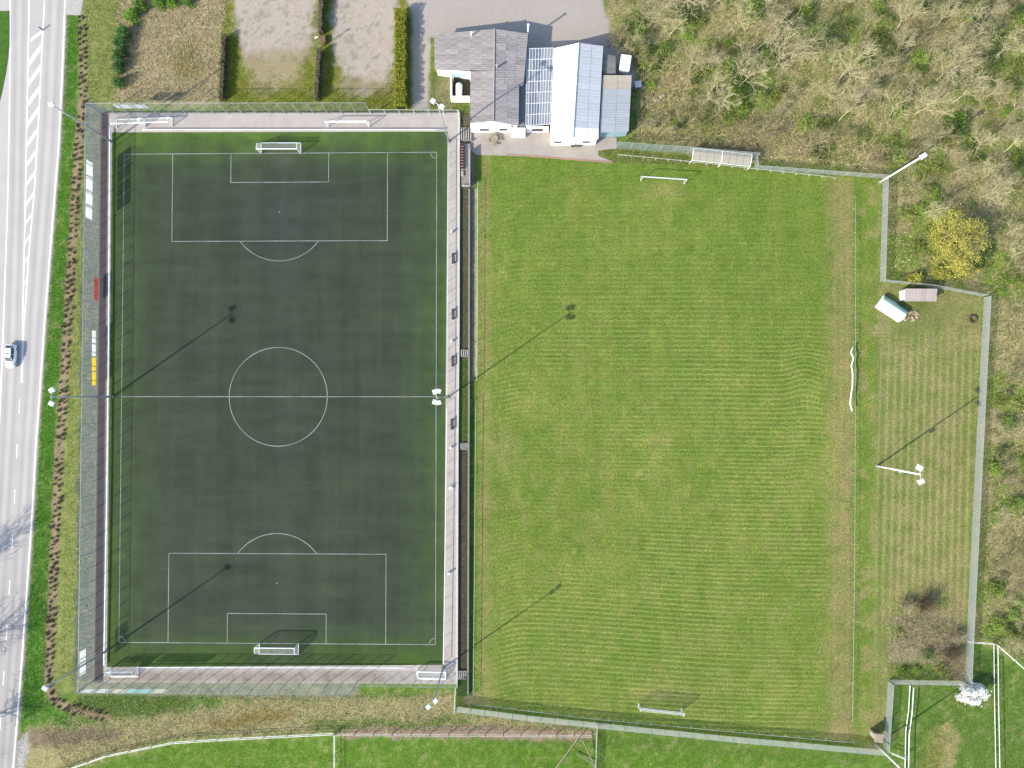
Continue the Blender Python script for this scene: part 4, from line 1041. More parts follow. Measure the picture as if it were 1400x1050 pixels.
# side shed
e = empty("side_shed", (0, 0, 0), 0, "shed with pale blue and beige sheet roof against the white hall", "building")
s0, s1, s2, s3 = P(824, 102.5, 3.0), P(863.5, 103, 2.55), P(859.5, 180, 2.55), P(819.5, 181, 3.0)
roof_plane(e, s0, s3, s2, s1, 8, 2, M['roofblue'], matfn=lambda i, j: M['roofbeige'] if i < 2 else M['roofblue'])
gable_body(e, [inset(s0, .1, -.15), inset(s1, -.15, -.15), inset(s2, -.15, .15), inset(s3, .1, .15)], flat("pale_blue_wall", alb(176, 206, 220), .7, .2))
e = empty("lean_to", (0, 0, 0), 0, "small lean-to with dull grey-green roof behind the side shed", "building")
t0, t1, t2, t3 = P(824.8, 73, 2.7), P(841.5, 77, 2.3), P(841.5, 100.5, 2.3), P(824.6, 100.5, 2.7)
roof_plane(e, t0, t3, t2, t1, 3, 1, sheet_mat("grey_green_sheet", alb(160, 162, 152), .18, 'Y', .4))
gable_body(e, [inset(t0, .05, -.1), inset(t1, -.1, -.1), inset(t2, -.1, .1), inset(t3, .05, .1)], M['concretegrey'])
# white box trailer
q = P(855, 85, 2.2); e = empty("box_trailer", (q.x, q.y, 0), math.radians(-9), "white box trailer parked between side shed and the woods", "trailer")
MB().box((0, 0, 1.25), (1.85, 2.7, 1.75)).build("body", M['white'], e); MB().box((0, 0, 2.15), (1.9, 2.75, .08)).build("roof", M['whiteplastic'], e)
for sx in (-.85, .85):
    MB().tube([(sx - .1, 0, .32), (sx + .1, 0, .32)], .32, 14).build("wheel", M['rubber'], e)
MB().tube([(-.6, 1.3, .42), (0, 2.3, .42)], .05, 6).tube([(.6, 1.3, .42), (0, 2.3, .42)], .05, 6).build("drawbar", M['galv'], e)
MB().box((0, -1.37, 1.2), (1.5, .05, 1.5)).build("rear_door", M['galvpale'], e)
q = P(872, 116, .5); e = empty("storage_crate", (q.x, q.y, 0), .1, "small grey crate in the shade beside the side shed", "crate")
MB().box((0, 0, .4), (1.1, 1.1, .8)).build("body", M['concretegrey'], e); MB().box((0, 0, .84), (1.2, 1.2, .08)).build("lid", M['galvpale'], e)
for k, (px, py, s_) in enumerate(((897, 137, .5), (903, 132, .4), (907, 130, .45))):
    q = P(px, py); tag(MB().loft([[(s_*c*math.cos(a), s_*c*.8*math.sin(a) , z) for a in np.linspace(0, 2*math.pi, 7)[:-1]] for z, c in ((-.05, .9), (.25*s_, 1.0), (.6*s_, .6))]).build("boulder", M['concrete'], loc=(q.x, q.y, 0)), "pale boulder lying in scrub by the side shed", "boulder", "pale boulders in the scrub")
# tank yard beside the clubhouse
e = empty("tank_yard_wall", (0, 0, 0), 0, "low white wall round the gas tank beside the clubhouse", "wall")
def wseg(a, b, w, h, mat=M['render'], nm="wall"):
    A, B = P(*a, h), P(*b, h); d = B - A
    return MB().box(((A.x + B.x)/2, (A.y + B.y)/2, h/2), (d.length, w, h), math.atan2(d.y, d.x)).build(nm, mat, e)
wseg((616.3, 100), (617, 135), .3, 1.5); wseg((618.3, 133.2), (642, 133.2), .6, 1.5)
solid(e, "canopy", [(618.5, 97.5), (642.5, 97.5), (642.5, 104.5), (618.5, 105)], 2.2, flat("pale_turquoise_sheet", alb(205, 232, 232), .5), z0=2.12, zpx=2.2)
solid(e, "yard_floor", [(618, 105), (642.5, 105), (642.5, 133), (618, 133)], .05, flat("dark_soil", alb(92, 88, 74), .95, .05))
for a in ((619, 104.5), (642, 104.5)):
    qq = P(*a, 2.1); MB().box((qq.x, qq.y, 1.05), (.1, .1, 2.1)).build("post", M['white'], e)
q = P(627.5, 123, 1.0); e = empty("gas_tank", (q.x, q.y, .05), math.radians(0), "white gas tank lying in the walled yard beside the clubhouse", "tank")
rings = [[(r*math.cos(a), y, .85 + r*math.sin(a)) for a in np.linspace(0, 2*math.pi, 17)[:-1]] for y, r in ((-1.35, .2), (-1.25, .45), (-1.0, .6), (1.0, .6), (1.25, .45), (1.35, .2))]
MB().loft(rings).build("vessel", M['whiteplastic'], e, smooth=True)
for y in (-.7, .7): MB().box((0, y, .2), (.9, .18, .4)).build("saddle", M['concretegrey'], e)
MB().tube([(0, .3, 1.42), (0, .3, 1.58)], .18, 10).build("valve_dome", M['galvpale'], e)
# terrace
TER = [(630, 176), (643, 172), (757, 172), (760, 190), (822, 188), (843, 188), (843, 203), (818, 206), (818, 213), (838, 221), (700, 213), (652, 212), (643, 206)]
M['terrace'] = flat("terrace_paving", alb(202, 192, 182), .9, .1, n1=(.5, .88, 1.08), n2=(4.0, .9, 1.08))
tag(MB().prism([P(x, y) for x, y in reversed(TER)], -.1, .07).build("terrace", M['terrace']), kind="structure")
bar_wall("brick_kerb", [(693, 211), (760, 216), (838, 222)],   .22, 0, .14, flat("red_brick", alb(208, 164, 142), .9, .1, n1=(2.0, .7, 1.25), n2=(9.0, .75, 1.2)), "low reddish brick kerb between terrace and grass pitch", "kerb")
# octagonal picnic table
q = P(676, 189.5, .7); e = empty("picnic_table", (q.x, q.y, .07), .1, "round grey picnic table with benches on the terrace", "picnic table")
MB().prism([(.72*math.cos(a), .72*math.sin(a)) for a in [math.pi/8 + k*math.pi/4 for k in range(8)]], .68, .76).build("table_top", M['wood'], e)
for k in range(4):
    a = k*math.pi/2; MB().box((1.05*math.cos(a), 1.05*math.sin(a), .44), (.32, 1.0, .06), a).build("seat", M['wood'], e)
    MB().box((.55*math.cos(a), .55*math.sin(a), .36), (1.1, .08, .08), a).build("bearer", M['woodbrown'], e)
    MB().box((1.0*math.cos(a), 1.0*math.sin(a), .2), (.08, .5, .42), a).build("leg", M['woodbrown'], e)
q = P(787, 199.5, .4); e = empty("terrace_bench", (q.x, q.y, .07), 0, "dark bench in front of the white hall", "bench")
for j in range(3): MB().box((0, -.16 + j*.16, .44), (1.9, .12, .05)).build("seat_slat", M['darkwood'], e)
for x in (-.75, .75): MB().box((x, 0, .21), (.08, .42, .42)).build("leg", M['galv'], e)
def rack(px, py, z=.07):
    q = P(px, py, .3); ee = empty("bicycle_rack", (q.x, q.y, z), .0, "metal bicycle rack on terrace in front of the glazed veranda", "rack")
    for k in range(5): MB().tube([(k*.7 - 1.4, -.2, 0), (k*.7 - 1.4, -.2, .55), (k*.7 - 1.0, .25, .55), (k*.7 - 1.0, .25, 0)], .035, 5).build("hoop", M['galv'], ee)
    MB().tube([(-1.5, 0, .03), (1.9, 0, .03)], .03, 5).build("base_bar", M['galv'], ee)
rack(735, 181)

# ------------------------------------------------------------------ team shelters, hut, tyre
def local(a, b, zb=0.0):
    A, B = P(*a, zb), P(*b, zb); d = B - A; return A, d.length, math.atan2(d.y, d.x)
A, w, rz = local((942.5, 224), (1021, 232.5))
M['poly'] = glass_mat("cloudy_polycarbonate", alb(214, 208, 192), .7, .5)
e = empty("team_shelter", A, rz, "long twin team shelter with cloudy white panels behind the goal", "shelter")
for k in range(2):
    x0, x1 = k*w/2 + .08, (k + 1)*w/2 - .08
    prof = [(0, 1.85), (.7, 2.1), (1.5, 2.3), (2.15, 2.2), (2.45, .1)]
    for (ya, za), (yb, zb_) in zip(prof[:-1], prof[1:]):
        for j in range(4):
            xa, xb = x0 + (x1 - x0)*j/4 + .03, x0 + (x1 - x0)*(j + 1)/4 - .03
            MB().hexa([(xa, ya, za - .02), (xb, ya, za - .02), (xb, yb, zb_ - .02), (xa, yb, zb_ - .02)], [(xa, ya, za), (xb, ya, za), (xb, yb, zb_), (xa, yb, zb_)]).build("panel", M['poly'], e)
for x in (0, w/2, w):
    MB().tube([(x, .05, 0), (x, 0, 1.87), (x, .7, 2.12), (x, 1.5, 2.32), (x, 2.15, 2.22), (x, 2.46, 0)], .09 if x == w/2 else .06, 6).build("frame_hoop", M['white'], e)
for y, z in ((0, 1.89), (2.15, 2.23)): MB().tube([(0, y, z), (w, y, z)], .05, 6).build("frame_bar", M['white'], e)
MB().box((w/2, 1.8, .42), (w - .3, .4, .06)).build("bench_seat", M['wood'], e)
for x in np.linspace(.5, w - .5, 6): MB().box((x, 1.8, .2), (.06, .3, .4)).build("bench_leg", M['galv'], e)
# corrugated shelter
A, w, rz = local((1229, 411.5), (1272, 411.8))
e = empty("corrugated_shelter", A, rz, "open shelter with pinkish corrugated roof by the yellow tree", "shelter")
pm = sheet_mat("pinkish_sheet", alb(208, 193, 186), .3, 'X', .6, .7, .08)
for j in range(6):
    xa, xb = w*j/6 + .01, w*(j + 1)/6 - .01; c = Vector(((xa + xb)/2, .85, 2.0))
    MB().hexa([(xa - c.x, -1.15, -.24), (xb - c.x, -1.15, -.24), (xb - c.x, 1.1, .05), (xa - c.x, 1.1, .05)], [(xa - c.x, -1.15, -.2), (xb - c.x, -1.15, -.2), (xb - c.x, 1.1, .09), (xa - c.x, 1.1, .09)]).build("roof_sheet", pm, e, loc=c)
MB().box((w/2, 1.85, 1.0), (w - .2, .06, 2.0)).build("back_wall", M['galv'], e)
for x in (.1, w - .1):
    MB().box((x, .9, .95), (.05, 1.8, 1.9)).build("side_wall", M['galvpale'], e)
MB().box((w/2, 1.4, .45), (w - .4, .4, .06)).build("bench_seat", M['wood'], e)
MB().box((w/2, 1.4, .2), (w - 1, .3, .42)).build("bench_base", M['woodbrown'], e)
# overturned curved shelter
q = P(1221, 421, .9); e = empty("curved_shelter", (q.x, q.y, 0), math.radians(-34), "white half-round team shelter tipped on the grass", "shelter")
M['shell'] = flat("white_fibreglass", (.78, .8, .79), .35, .5); M['shellgreen'] = flat("pale_green_fibreglass", alb(178, 220, 205), .4, .5)
def arc_seg(a0, a1, n, r, x0, x1, mat, nm):
    mb = MB()
    for k in range(n):
        b0 = a0 + (a1 - a0)*k/n; b1 = a0 + (a1 - a0)*(k + 1)/n
        o_ = [(x, -rr*math.cos(b), rr*math.sin(b)) for b in (b0, b1) for rr in (r, r - .05) for x in (x0, x1)]
        mb.hexa([o_[0], o_[1], o_[3], o_[2]], [o_[4], o_[5], o_[7], o_[6]])
    return mb.build(nm, mat, e, smooth=False)
arc_seg(math.radians(0), math.radians(95), 8, 1.35, -2.5, 2.5, M['shell'], "shell"); arc_seg(math.radians(95), math.radians(165), 6, 1.35, -2.5, 2.5, M['shellgreen'], "shell_top")
for x in (-2.52, 2.52):
    MB().hexa([(x - .03, -1.3*math.cos(b), 1.3*math.sin(b)) for b in np.linspace(0, math.pi*.9, 9)], [(x + .03, -1.3*math.cos(b), 1.3*math.sin(b)) for b in np.linspace(0, math.pi*.9, 9)]).build("end_panel", M['shell'], e)
rs = np.random.default_rng(3)
rm = [MB().loft([[(s_*c*math.cos(a)*(1 + .2*math.sin(3*a + k)), s_*c*.8*math.sin(a), z*s_) for a in np.linspace(0, 2*math.pi, 7)[:-1]] for z, c in ((-.1, .8), (.2, 1.0), (.5, .6))]).mesh("rubble") for k, s_ in enumerate((.22, .3, .36))]
for me in rm: me.materials.append(M['rub'] if 'rub' in M else M.setdefault('rub', flat("rubble_stone", alb(200, 176, 150), .9, .1, objrand=.25)))
for k in range(26):
    q = P(rs.uniform(1233, 1256), rs.uniform(425, 440))
    tag(link("rubble_stone", rm[k % 3], None, None, (q.x, q.y, 0), rs.uniform(0, 6)), "tan rubble stone heaped at the open end of tipped shelter", "stone", "rubble by the tipped shelter")
# hut
q = P(1201.5, 1009, 2.0); e = empty("small_hut", (q.x, q.y, 0), -.1, "tiny wooden hut with pale roof at the fence corner", "hut")
MB().box((0, 0, 1.0), (1.2, 1.3, 2.0)).build("wall", M['woodbrown'], e); MB().hexa([(-.75, -.8, 2.0), (.75, -.8, 2.0), (.75, .8, 2.0), (-.75, .8, 2.0)], [(-.75, -.8, 2.1), (.75, -.8, 2.1), (.75, .8, 2.25), (-.75, .8, 2.25)]).build("roof", M['wood'], e)
MB().box((-.61, 0, .95), (.04, .7, 1.8)).build("door", M['galv'], e)
q = P(1329, 436.5); mb = MB(); rings = []
for k in range(25):
    a = 2*math.pi*k/24; rings.append([((.62 + .2*math.cos(b))*math.cos(a), (.62 + .2*math.cos(b))*math.sin(a), .19 + .19*math.sin(b)) for b in np.linspace(0, 2*math.pi, 9)[:-1]])
mb.loft(rings, cap=False)
tag(mb.build("tyre", flat("dusty_rubber", alb(112, 102, 88), .9, .1), smooth=True, loc=(q.x, q.y, 0)), "old dusty tyre lying in the side field by the fence", "tyre")

# ------------------------------------------------------------------ paddock tape fences
def tape(pts_px, label, step=4.0, hs=(1.25, .7), r=.045, post_r=.06, jit=0):
    W = [P(x, y) for x, y in pts_px]; o0 = W[0]
    e = empty("tape_fence", o0, 0, label, "fence", "white tape fences of the paddocks")
    Q = [p - o0 for p in path_points(W, step)]
    pm = MB().tube([(0, 0, -.2), (0, 0, 1.3)], post_r, 6).mesh("post"); pm.materials.append(M['wood'])
    for q in Q: link("post", pm, None, e, (q.x, q.y, 0))
    for h in hs: MB().tube([(q.x, q.y, h) for q in Q], r, 4).build("tape", M['tape'], e)
tape([(70, 1058), (150, 1030), (240, 1012), (300, 1008), (458, 1000)], "curving white tape fence beside the earth track", r=.05)
tape([(459, 1001), (459, 1060)], "short white tape fence between the first two paddocks", r=.045)
tape([(461, 1001), (640, 1002), (809, 1003)], "straight tape fence with dark posts along the brown soil strip", step=3.45, r=.022, post_r=.09)
tape([(1318, 875), (1356, 878)], "short white tape fence below the end of long chain-link fence", r=.045)
tape([(1357, 878), (1410, 925)], "slanting white tape fence towards the scrub", r=.045)
tape([(1357, 880), (1358, 960), (1360, 1062)], "long white tape fence through the paddock near the blossom bush", r=.05, hs=(1.4, .35))
tape([(1243, 936), (1241, 970), (1237, 1000), (1236, 1062)], "white tape fence beside the hut paddock", r=.075, hs=(1.4, .3))
tape([(1214, 1026), (1234, 1034)], "very short white tape fence from the fence corner", r=.05)
for a, b, h0, h1 in (((760, 1050), (790, 1010), .1, 1.4), ((796, 1012), (815, 1050), 1.4, .1), ((788, 1030), (812, 1045), .3, .5)):
    tag(MB().tube([P(*a, h0), P(*b, h1)], .09, 6).build("timber_pole", M['wood']), "pale timber pole leaning at the paddock corner", "pole", "loose timber poles")

# ------------------------------------------------------------------ car
q = P(11.5, 486.5, 1.2); car = empty("parked_car" if False else "car", (q.x, q.y, .015), math.radians(-2.2), "white hatchback car driving on the main road", "car")
M['carpaint'] = flat("white_car_paint", (.8, .81, .82), .25, .6, n1=None, n2=None)
M['carpaint'].node_tree.nodes["Principled BSDF"].inputs["Coat Weight"].default_value = .6
# local: +y is the rear, -y the front; length 4.5
def ring(y, w, z0, z1, tw=.86):
    return [(-w*.96, y, z0), (-w, y, z0 + .2), (-w, y, (z0 + z1)/2 + .05), (-w*tw, y, z1), (w*tw, y, z1), (w, y, (z0 + z1)/2 + .05), (w, y, z0 + .2), (w*.96, y, z0)]
body = [ring(-2.25, .55, .35, .62), ring(-2.12, .76, .27, .72), ring(-1.7, .89, .22, .82), ring(-.9, .91, .2, .93), ring(0, .92, .2, .97), ring(1.2, .92, .2, .98), ring(1.85, .9, .24, .97), ring(2.12, .82, .3, .9), ring(2.22, .66, .38, .8)]
MB().loft(body).build("body", M['carpaint'], car, smooth=True)
def cring(y, w, z): return [(-w, y, z), (w, y, z)]
cab_b = [(-.74, -1.0), (.74, -1.0), (.82, 0), (.82, 1.2), (.72, 1.95), (-.72, 1.95), (-.82, 1.2), (-.82, 0)]
cab_t = [(-.56, -.28), (.56, -.28), (.6, .3), (.6, .95), (.54, 1.42), (-.54, 1.42), (-.6, .95), (-.6, .3)]
MB().hexa([(x, y, .93) for x, y in cab_b], [(x, y, 1.42) for x, y in cab_t]).build("windows", M['glassdark'], car)
MB().hexa([(x*1.03, y*1.02, 1.415) for x, y in cab_t], [(x*.9, y*.94 + .03, 1.49) for x, y in cab_t]).build("roof", M['carpaint'], car)
MB().box((0, .35, 1.493), (.62, .22, .012)).build("sunroof", M['glassdark'], car)
for s in (-1, 1):
    for (xa, ya), (xb, yb) in (((.76, -1.0), (.57, -.28)), ((.83, .25), (.61, .35)), ((.74, 1.93), (.55, 1.42))):
        MB().tube([(s*xa, ya, .94), (s*xb, yb, 1.43)], .045, 5).build("pillar", M['carpaint'], car)
    m_ = MB().box((s*1.0, -.72, .98), (.2, .12, .14)).build("mirror", M['carpaint'], car)
    MB().box((s*.62, -2.13, .62), (.3, .12, .13)).build("headlight", M['whiteplastic'], car)
    MB().box((s*.72, 2.1, .75), (.2, .14, .2)).build("tail_light", M['seatred'], car)
    for y in (-1.4, 1.35):
        wl = MB().tube([(s*.72, y, .31), (s*.93, y, .31)], .32, 16).build("wheel", M['rubber'], car)
        MB().tube([(s*.93, y, .31), (s*.945, y, .31)], .2, 12).build("rim", M['galvpale'], wl)
MB().box((0, -2.24, .42), (.9, .06, .2)).build("grille", M['dark'], car)
MB().box((0, 2.21, .48), (1.2, .06, .14)).build("rear_bumper", M['dark'], car)

# road signs on the verge and island
q = P(88.5, 52); e = empty("verge_marker", q, .6, "small white marker post on the verge beside the road", "marker post")
MB().tube([(0, 0, -.1), (0, 0, 1.0)], .05, 6).build("post", M['white'], e); MB().box((.0, 0, .85), (.16, .06, .3)).build("reflector", M['white'], e)
q = P(58.6, 41); e = empty("island_bollard", q, 0, "dark bollard at the tip of the painted road island", "bollard")
MB().tube([(0, 0, 0), (0, 0, 1.0)], [.14, .11], 10).build("post", M['dark'], e); MB().box((0, 0, .85), (.3, .08, .3)).build("sign_face", bm_['cyan'], e)

# ------------------------------------------------------------------ vegetation
def leaves_mesh(name, C, size, cols, up=.6, seed=0):
    """small leaf-sized quads at points C (n,3)"""
    r = np.random.default_rng(seed); n = len(C)
    nr = r.normal(size=(n, 3)); nr[:, 2] = np.abs(nr[:, 2]) + up; nr /= np.linalg.norm(nr, axis=1)[:, None]
    t = np.cross(nr, r.normal(size=(n, 3))); t /= np.linalg.norm(t, axis=1)[:, None] + 1e-9; b = np.cross(nr, t)
    s = (size*r.uniform(.6, 1.3, n))[:, None]
    q = np.stack([C - t*s*.5, C + b*s*.32, C + t*s*.5, C - b*s*.32], 1).reshape(-1, 3)
    cols = np.array([alb(*c) for c in cols]); ci = cols[r.integers(0, len(cols), n)]*r.uniform(.85, 1.4, (n, 1))
    cc = np.repeat(ci, 4, 0)
    f = np.arange(n*4).reshape(n, 4)
    return raw_mesh(name, q[:, 0], q[:, 1], q[:, 2], f, lambda X, Y: cc)
def blades_mesh(name, B, hgt, wid, cols, lean=.5, seed=0):
    B = B[:int(len(B)*.62)]; hgt = hgt*.42; lean = lean*2.3; wid = wid*1.15
    r = np.random.default_rng(seed); n = len(B)
    a = r.uniform(0, 2*math.pi, n); la = r.uniform(0, 2*math.pi, n); h = hgt*r.uniform(.5, 1.3, n); le = lean*r.uniform(.2, 1.3, n)*h
    dx = np.cos(a)*wid/2; dy = np.sin(a)*wid/2; z0 = B[:, 2]
    q = np.stack([np.stack([B[:, 0] - dx, B[:, 1] - dy, z0 - .02], -1), np.stack([B[:, 0] + dx, B[:, 1] + dy, z0 - .02], -1), np.stack([B[:, 0] + np.cos(la)*le, B[:, 1] + np.sin(la)*le, z0 + h], -1)], 1).reshape(-1, 3)
    cols = np.array([alb(*c) for c in cols]); ci = cols[r.integers(0, len(cols), n)]*r.uniform(.95, 1.55, (n, 1)); cc = np.repeat(ci, 3, 0)
    return raw_mesh(name, q[:, 0], q[:, 1], q[:, 2], np.arange(n*3).reshape(n, 3), lambda X, Y: cc)
def pts_in(poly_px, n, seed, z=0.0, clump=None):
    """n random world points inside a polygon given in pixels"""
    r = np.random.default_rng(seed); W = [P(x, y, z) for x, y in poly_px]; w = [(p.x, p.y) for p in W]
    a = np.array(w); out = []; tot = 0
    while tot < n:
        m = (n - tot)*3 + 100
        X = r.uniform(a[:, 0].min(), a[:, 0].max(), m); Y = r.uniform(a[:, 1].min(), a[:, 1].max(), m)
        k = sdist(w, X, Y) < 0
        if clump: k &= fbm(X, Y, clump[0], clump[1]) + r.uniform(-.12, .12, m) > clump[2]
        out.append(np.stack([X[k], Y[k], np.full(k.sum(), z)], -1)); tot += k.sum()
        if m > 4000000: break
    return np.concatenate(out)[:n]
def rough(name, poly, n, h, wid, cols, label, seed, lean=.7, clump=None, z=0.0):
    me = blades_mesh(name, pts_in(poly, n, seed, z, clump), h, wid, cols, lean, seed)
    return tag(link(name, me, M['blade']), label, "grass", kind="stuff")
STRAW = [(196, 178, 132), (182, 162, 116), (168, 150, 104), (206, 190, 150)]
GREENS = [(108, 142, 52), (84, 116, 44), (136, 158, 66), (68, 98, 40)]
MIXG = STRAW[:3] + GREENS[:3]
rough("dry_grass", [(160, -30), (312, -30), (306, 138), (158, 140)], 26000, .5, .1, STRAW + [(222, 204, 162), (132, 130, 70), (150, 126, 96)], "tall straw-coloured dry grass in the plot beside the evergreen shrubs", 1, 1.1)
rough("bank_grass", [(114, -30), (165, -30), (158, 140), (120, 140)], 7000, .4, .08, MIXG, "mixed rough grass beside the evergreen shrubs", 2, 1.0)
rough("bank_grass", [(100, 300), (118, 150), (136, 160), (132, 930), (108, 940), (84, 930), (92, 560)], 22000, .35, .08, MIXG + [(150, 168, 70), (128, 156, 58), (196, 186, 128)], "rough straw and green grass on the roadside bank", 3, .9)
rough("verge_grass", [(91, 22), (108, 22), (102, 190), (88, 420), (76, 560), (68, 740), (62, 900), (58, 965), (28, 990), (42, 790), (64, 450), (84, 200)], 30000, .3, .09, [(112, 166, 50), (96, 150, 46), (142, 182, 66), (84, 132, 44)], "bright green verge grass beside the main road", 4, .6)
rough("strip_grass", [(60, 1000), (110, 950), (260, 952), (620, 948), (625, 972), (815, 998), (460, 1002), (240, 1010), (90, 1050)], 34000, .4, .09, STRAW + GREENS[:2], "straw and green rough grass between tall fence and paddocks", 5, 1.0)
rough("strip_grass", [(105, 952), (260, 952), (255, 974), (150, 980), (95, 968)], 6000, .3, .09, [(124, 160, 60), (104, 142, 52), (148, 172, 72), (176, 170, 110)], "lush green grass outside the fence corner", 6, .9)
rough("paddock_grass", [(80, 1062), (240, 1018), (458, 1010), (640, 1012), (812, 1012), (812, 1070), (80, 1070)], 22000, .2, .08, GREENS + [(132, 158, 56)], "bright green grass of the lower paddock", 7, .7)
rough("paddock_grass", [(818, 1000), (1000, 1020), (1205, 1040), (1230, 1070), (818, 1070)], 12000, .2, .08, GREENS + [(136, 156, 56)], "bright green grass outside the long chain-link fence", 8, .7)
rough("paddock_grass", [(1246, 942), (1335, 890), (1356, 885), (1400, 930), (1430, 1070), (1246, 1070)], 20000, .25, .08, GREENS + [(164, 154, 96)], "green grass round the blossom bush", 9, .7)
rough("plot_grass", [(300, 100), (345, 112), (400, 112), (425, 80), (430, 152), (300, 152)], 7000, .22, .08, [(150, 148, 56), (132, 138, 48), (166, 158, 84)], "yellowish moss and grass at the edge of the first gravel plot", 10, .7)
rough("plot_grass", [(447, 118), (500, 135), (540, 110), (540, 152), (447, 152)], 5000, .22, .08, [(150, 148, 56), (120, 134, 48), (172, 160, 100)], "yellowish moss and grass at the edge of the second gravel plot", 11, .7)
rough("lawn_grass", [(590, 98), (614, 100), (616, 138), (642, 138), (642, 172), (630, 172), (628, 150), (592, 148)], 5000, .2, .08, GREENS + STRAW[:1], "rough grass patch beside the walled gas tank", 12, .7)
rough("scrub_grass", [(820, 206), (850, 204), (940, 214), (942, 226), (830, 222)], 4500, .35, .08, GREENS + STRAW[:2], "rough grass beside the terrace and twin shelter", 13, .8)
rough("bed_plants", [(630, 258), (640.5, 258), (640, 478), (630, 478)], 6000, .25, .07, [(92, 112, 58), (112, 98, 76), (128, 108, 84), (84, 96, 52)], "low dark plants in the long bed between pitches", 14, .8, z=.3)
rough("bed_plants", [(629, 490), (640, 490), (639.5, 605), (628.5, 605)], 4000, .25, .07, GREENS, "green grass in the middle part of the long bed", 15, .8, z=.3)
rough("bed_plants", [(628, 616), (639, 616), (638, 915), (627, 915)], 7000, .25, .07, [(92, 88, 72), (112, 98, 80), (76, 78, 58), (130, 112, 92)], "low brown plants in the far part of the long bed", 16, .8, z=.3)
rough("pitch_edge_grass", [(646, 545), (650, 545), (648.5, 950), (643, 950)], 5000, .3, .07, GREENS, "long green grass strip along the foot of the retaining wall", 17, .5)
rough("pitch_edge_grass", [(640, 962), (816, 984), (1165, 1014), (1165, 1020), (816, 991), (630, 968)], 7000, .28, .07, GREENS[:3] + GREENS[3:] + [(70, 100, 40)], "long green grass between far rail and chain-link fence", 18, .6)
rough("tussock_grass", [(1212, 830), (1318, 820), (1318, 930), (1212, 932)], 5000, .5, .08, STRAW + [(150, 126, 104), (132, 116, 98)], "dead brown stalks in the fenced corner tangle", 19, 1.0)
rough("field_edge_grass", [(1185, 390), (1342, 405), (1340, 450), (1185, 440)], 5000, .22, .07, MIXG, "rough grass round the shelters in the side field", 20, .7)
rough("rail_foot_grass", [(1163, 270), (1170, 270), (1166, 990), (1159, 985)], 5000, .25, .06, [(128, 156, 56), (142, 160, 60), (182, 168, 116)], "uncut grass tufts under the side rail", 21, .5)

def seg_tubes(segs, sides=3):
    """segs: list of (p0, p1, r0, r1) -> mesh arrays"""
    V = []; Fc = []; n = 0
    an = [2*math.pi*k/sides for k in range(sides)]
    for p0, p1, r0, r1 in segs:
        t = (p1 - p0); L = np.linalg.norm(t); t = t/(L + 1e-9)
        ref = np.array((0, 0, 1.0)) if abs(t[2]) < .9 else np.array((1.0, 0, 0))
        u = np.cross(t, ref); u /= np.linalg.norm(u); w = np.cross(t, u)
        for p, r in ((p0, r0), (p1, r1)):
            for a in an: V.append(p + (u*math.cos(a) + w*math.sin(a))*r)
        for k in range(sides):
            k2 = (k + 1) % sides; Fc.append((n + k, n + k2, n + sides + k2, n + sides + k))
        n += 2*sides
    me = bpy.data.meshes.new("branches"); me.from_pydata([tuple(v) for v in V], [], Fc); me.update(); return me
def grow(seed, height, spread, levels=(6, 5, 5, 5), trunk_frac=.3, multi=1, twig=.017, r0=.13):
    """bare broadleaved tree: returns thick segments (trunk and limbs), thin segments (twigs)"""
    r = np.random.default_rng(seed); thick = []; thin = []
    def branch(p, d, L, rad, lev):
        nseg = 3 if lev < 2 else 2
        pts = [p]; dd = d
        for i in range(nseg):
            dd = dd + r.normal(size=3)*(.16 if lev < 2 else .24); dd[2] += .05; dd /= np.linalg.norm(dd)
            pts.append(pts[-1] + dd*L/nseg)
        for i in range(nseg):
            ra, rb = rad*(1 - .75*i/nseg), rad*(1 - .75*(i + 1)/nseg)
            (thick if lev < 3 else thin).append((pts[i], pts[i + 1], max(ra, twig), max(rb, twig*.8)))
        if lev >= len(levels): return
        for k in range(levels[lev]):
            f = r.uniform(.3, 1.0) if lev > 0 else r.uniform(.55, 1.0)
            j = min(int(f*nseg), nseg - 1); q = pts[j] + (pts[j + 1] - pts[j])*(f*nseg - j)
            ax = r.normal(size=3); ax -= dd*np.dot(ax, dd); ax /= np.linalg.norm(ax)
            ang = r.uniform(.45, 1.05)*spread
            nd = dd*math.cos(ang) + ax*math.sin(ang); nd[2] += .12; nd /= np.linalg.norm(nd)
            branch(q, nd, L*r.uniform(.5, .78), rad*.5, lev + 1)
    for m in range(multi):
        a = r.uniform(0, 2*math.pi); tl = .08 if multi == 1 else .55
        d = np.array((math.cos(a)*tl, math.sin(a)*tl, 1.0)); d /= np.linalg.norm(d)
        branch(np.array((0, 0, -.15)), d, height*trunk_frac*1.15, r0/multi**.4, 0)
    zm = max(s[1][2] for s in thick + thin); k = height/zm
    sc = lambda s: (s[0]*k, s[1]*k, s[2], s[3])
    return [sc(s) for s in thick], [sc(s) for s in thin]
TREES = []
for i, (hh, spd, lv, mu) in enumerate(((8.5, 1.0, (6, 5, 4, 3), 1), (7.5, 1.15, (6, 5, 4, 3), 1), (9.5, .85, (6, 5, 4, 3), 1), (6.5, 1.1, (4, 4, 4, 3), 3), (7.0, .95, (4, 4, 4, 3), 3), (10.0, 1.0, (7, 5, 4, 3), 1))):
    a, b = grow(40 + i, hh, spd, lv, .36, mu)
    t_, c_ = seg_tubes(a, 5), seg_tubes(b, 3); TREES.append((t_, c_, hh))
BT = [(M['bark'], M['bark']), (M['bark'], M['barkdark']), (M['barkdark'], M['bark'])]
protos = []
for i, (t_, c_, hh) in enumerate(TREES):
    t_.materials.append(M['bark']); c_.materials.append(M['barkdark'] if i in (3,) else M['bark'])
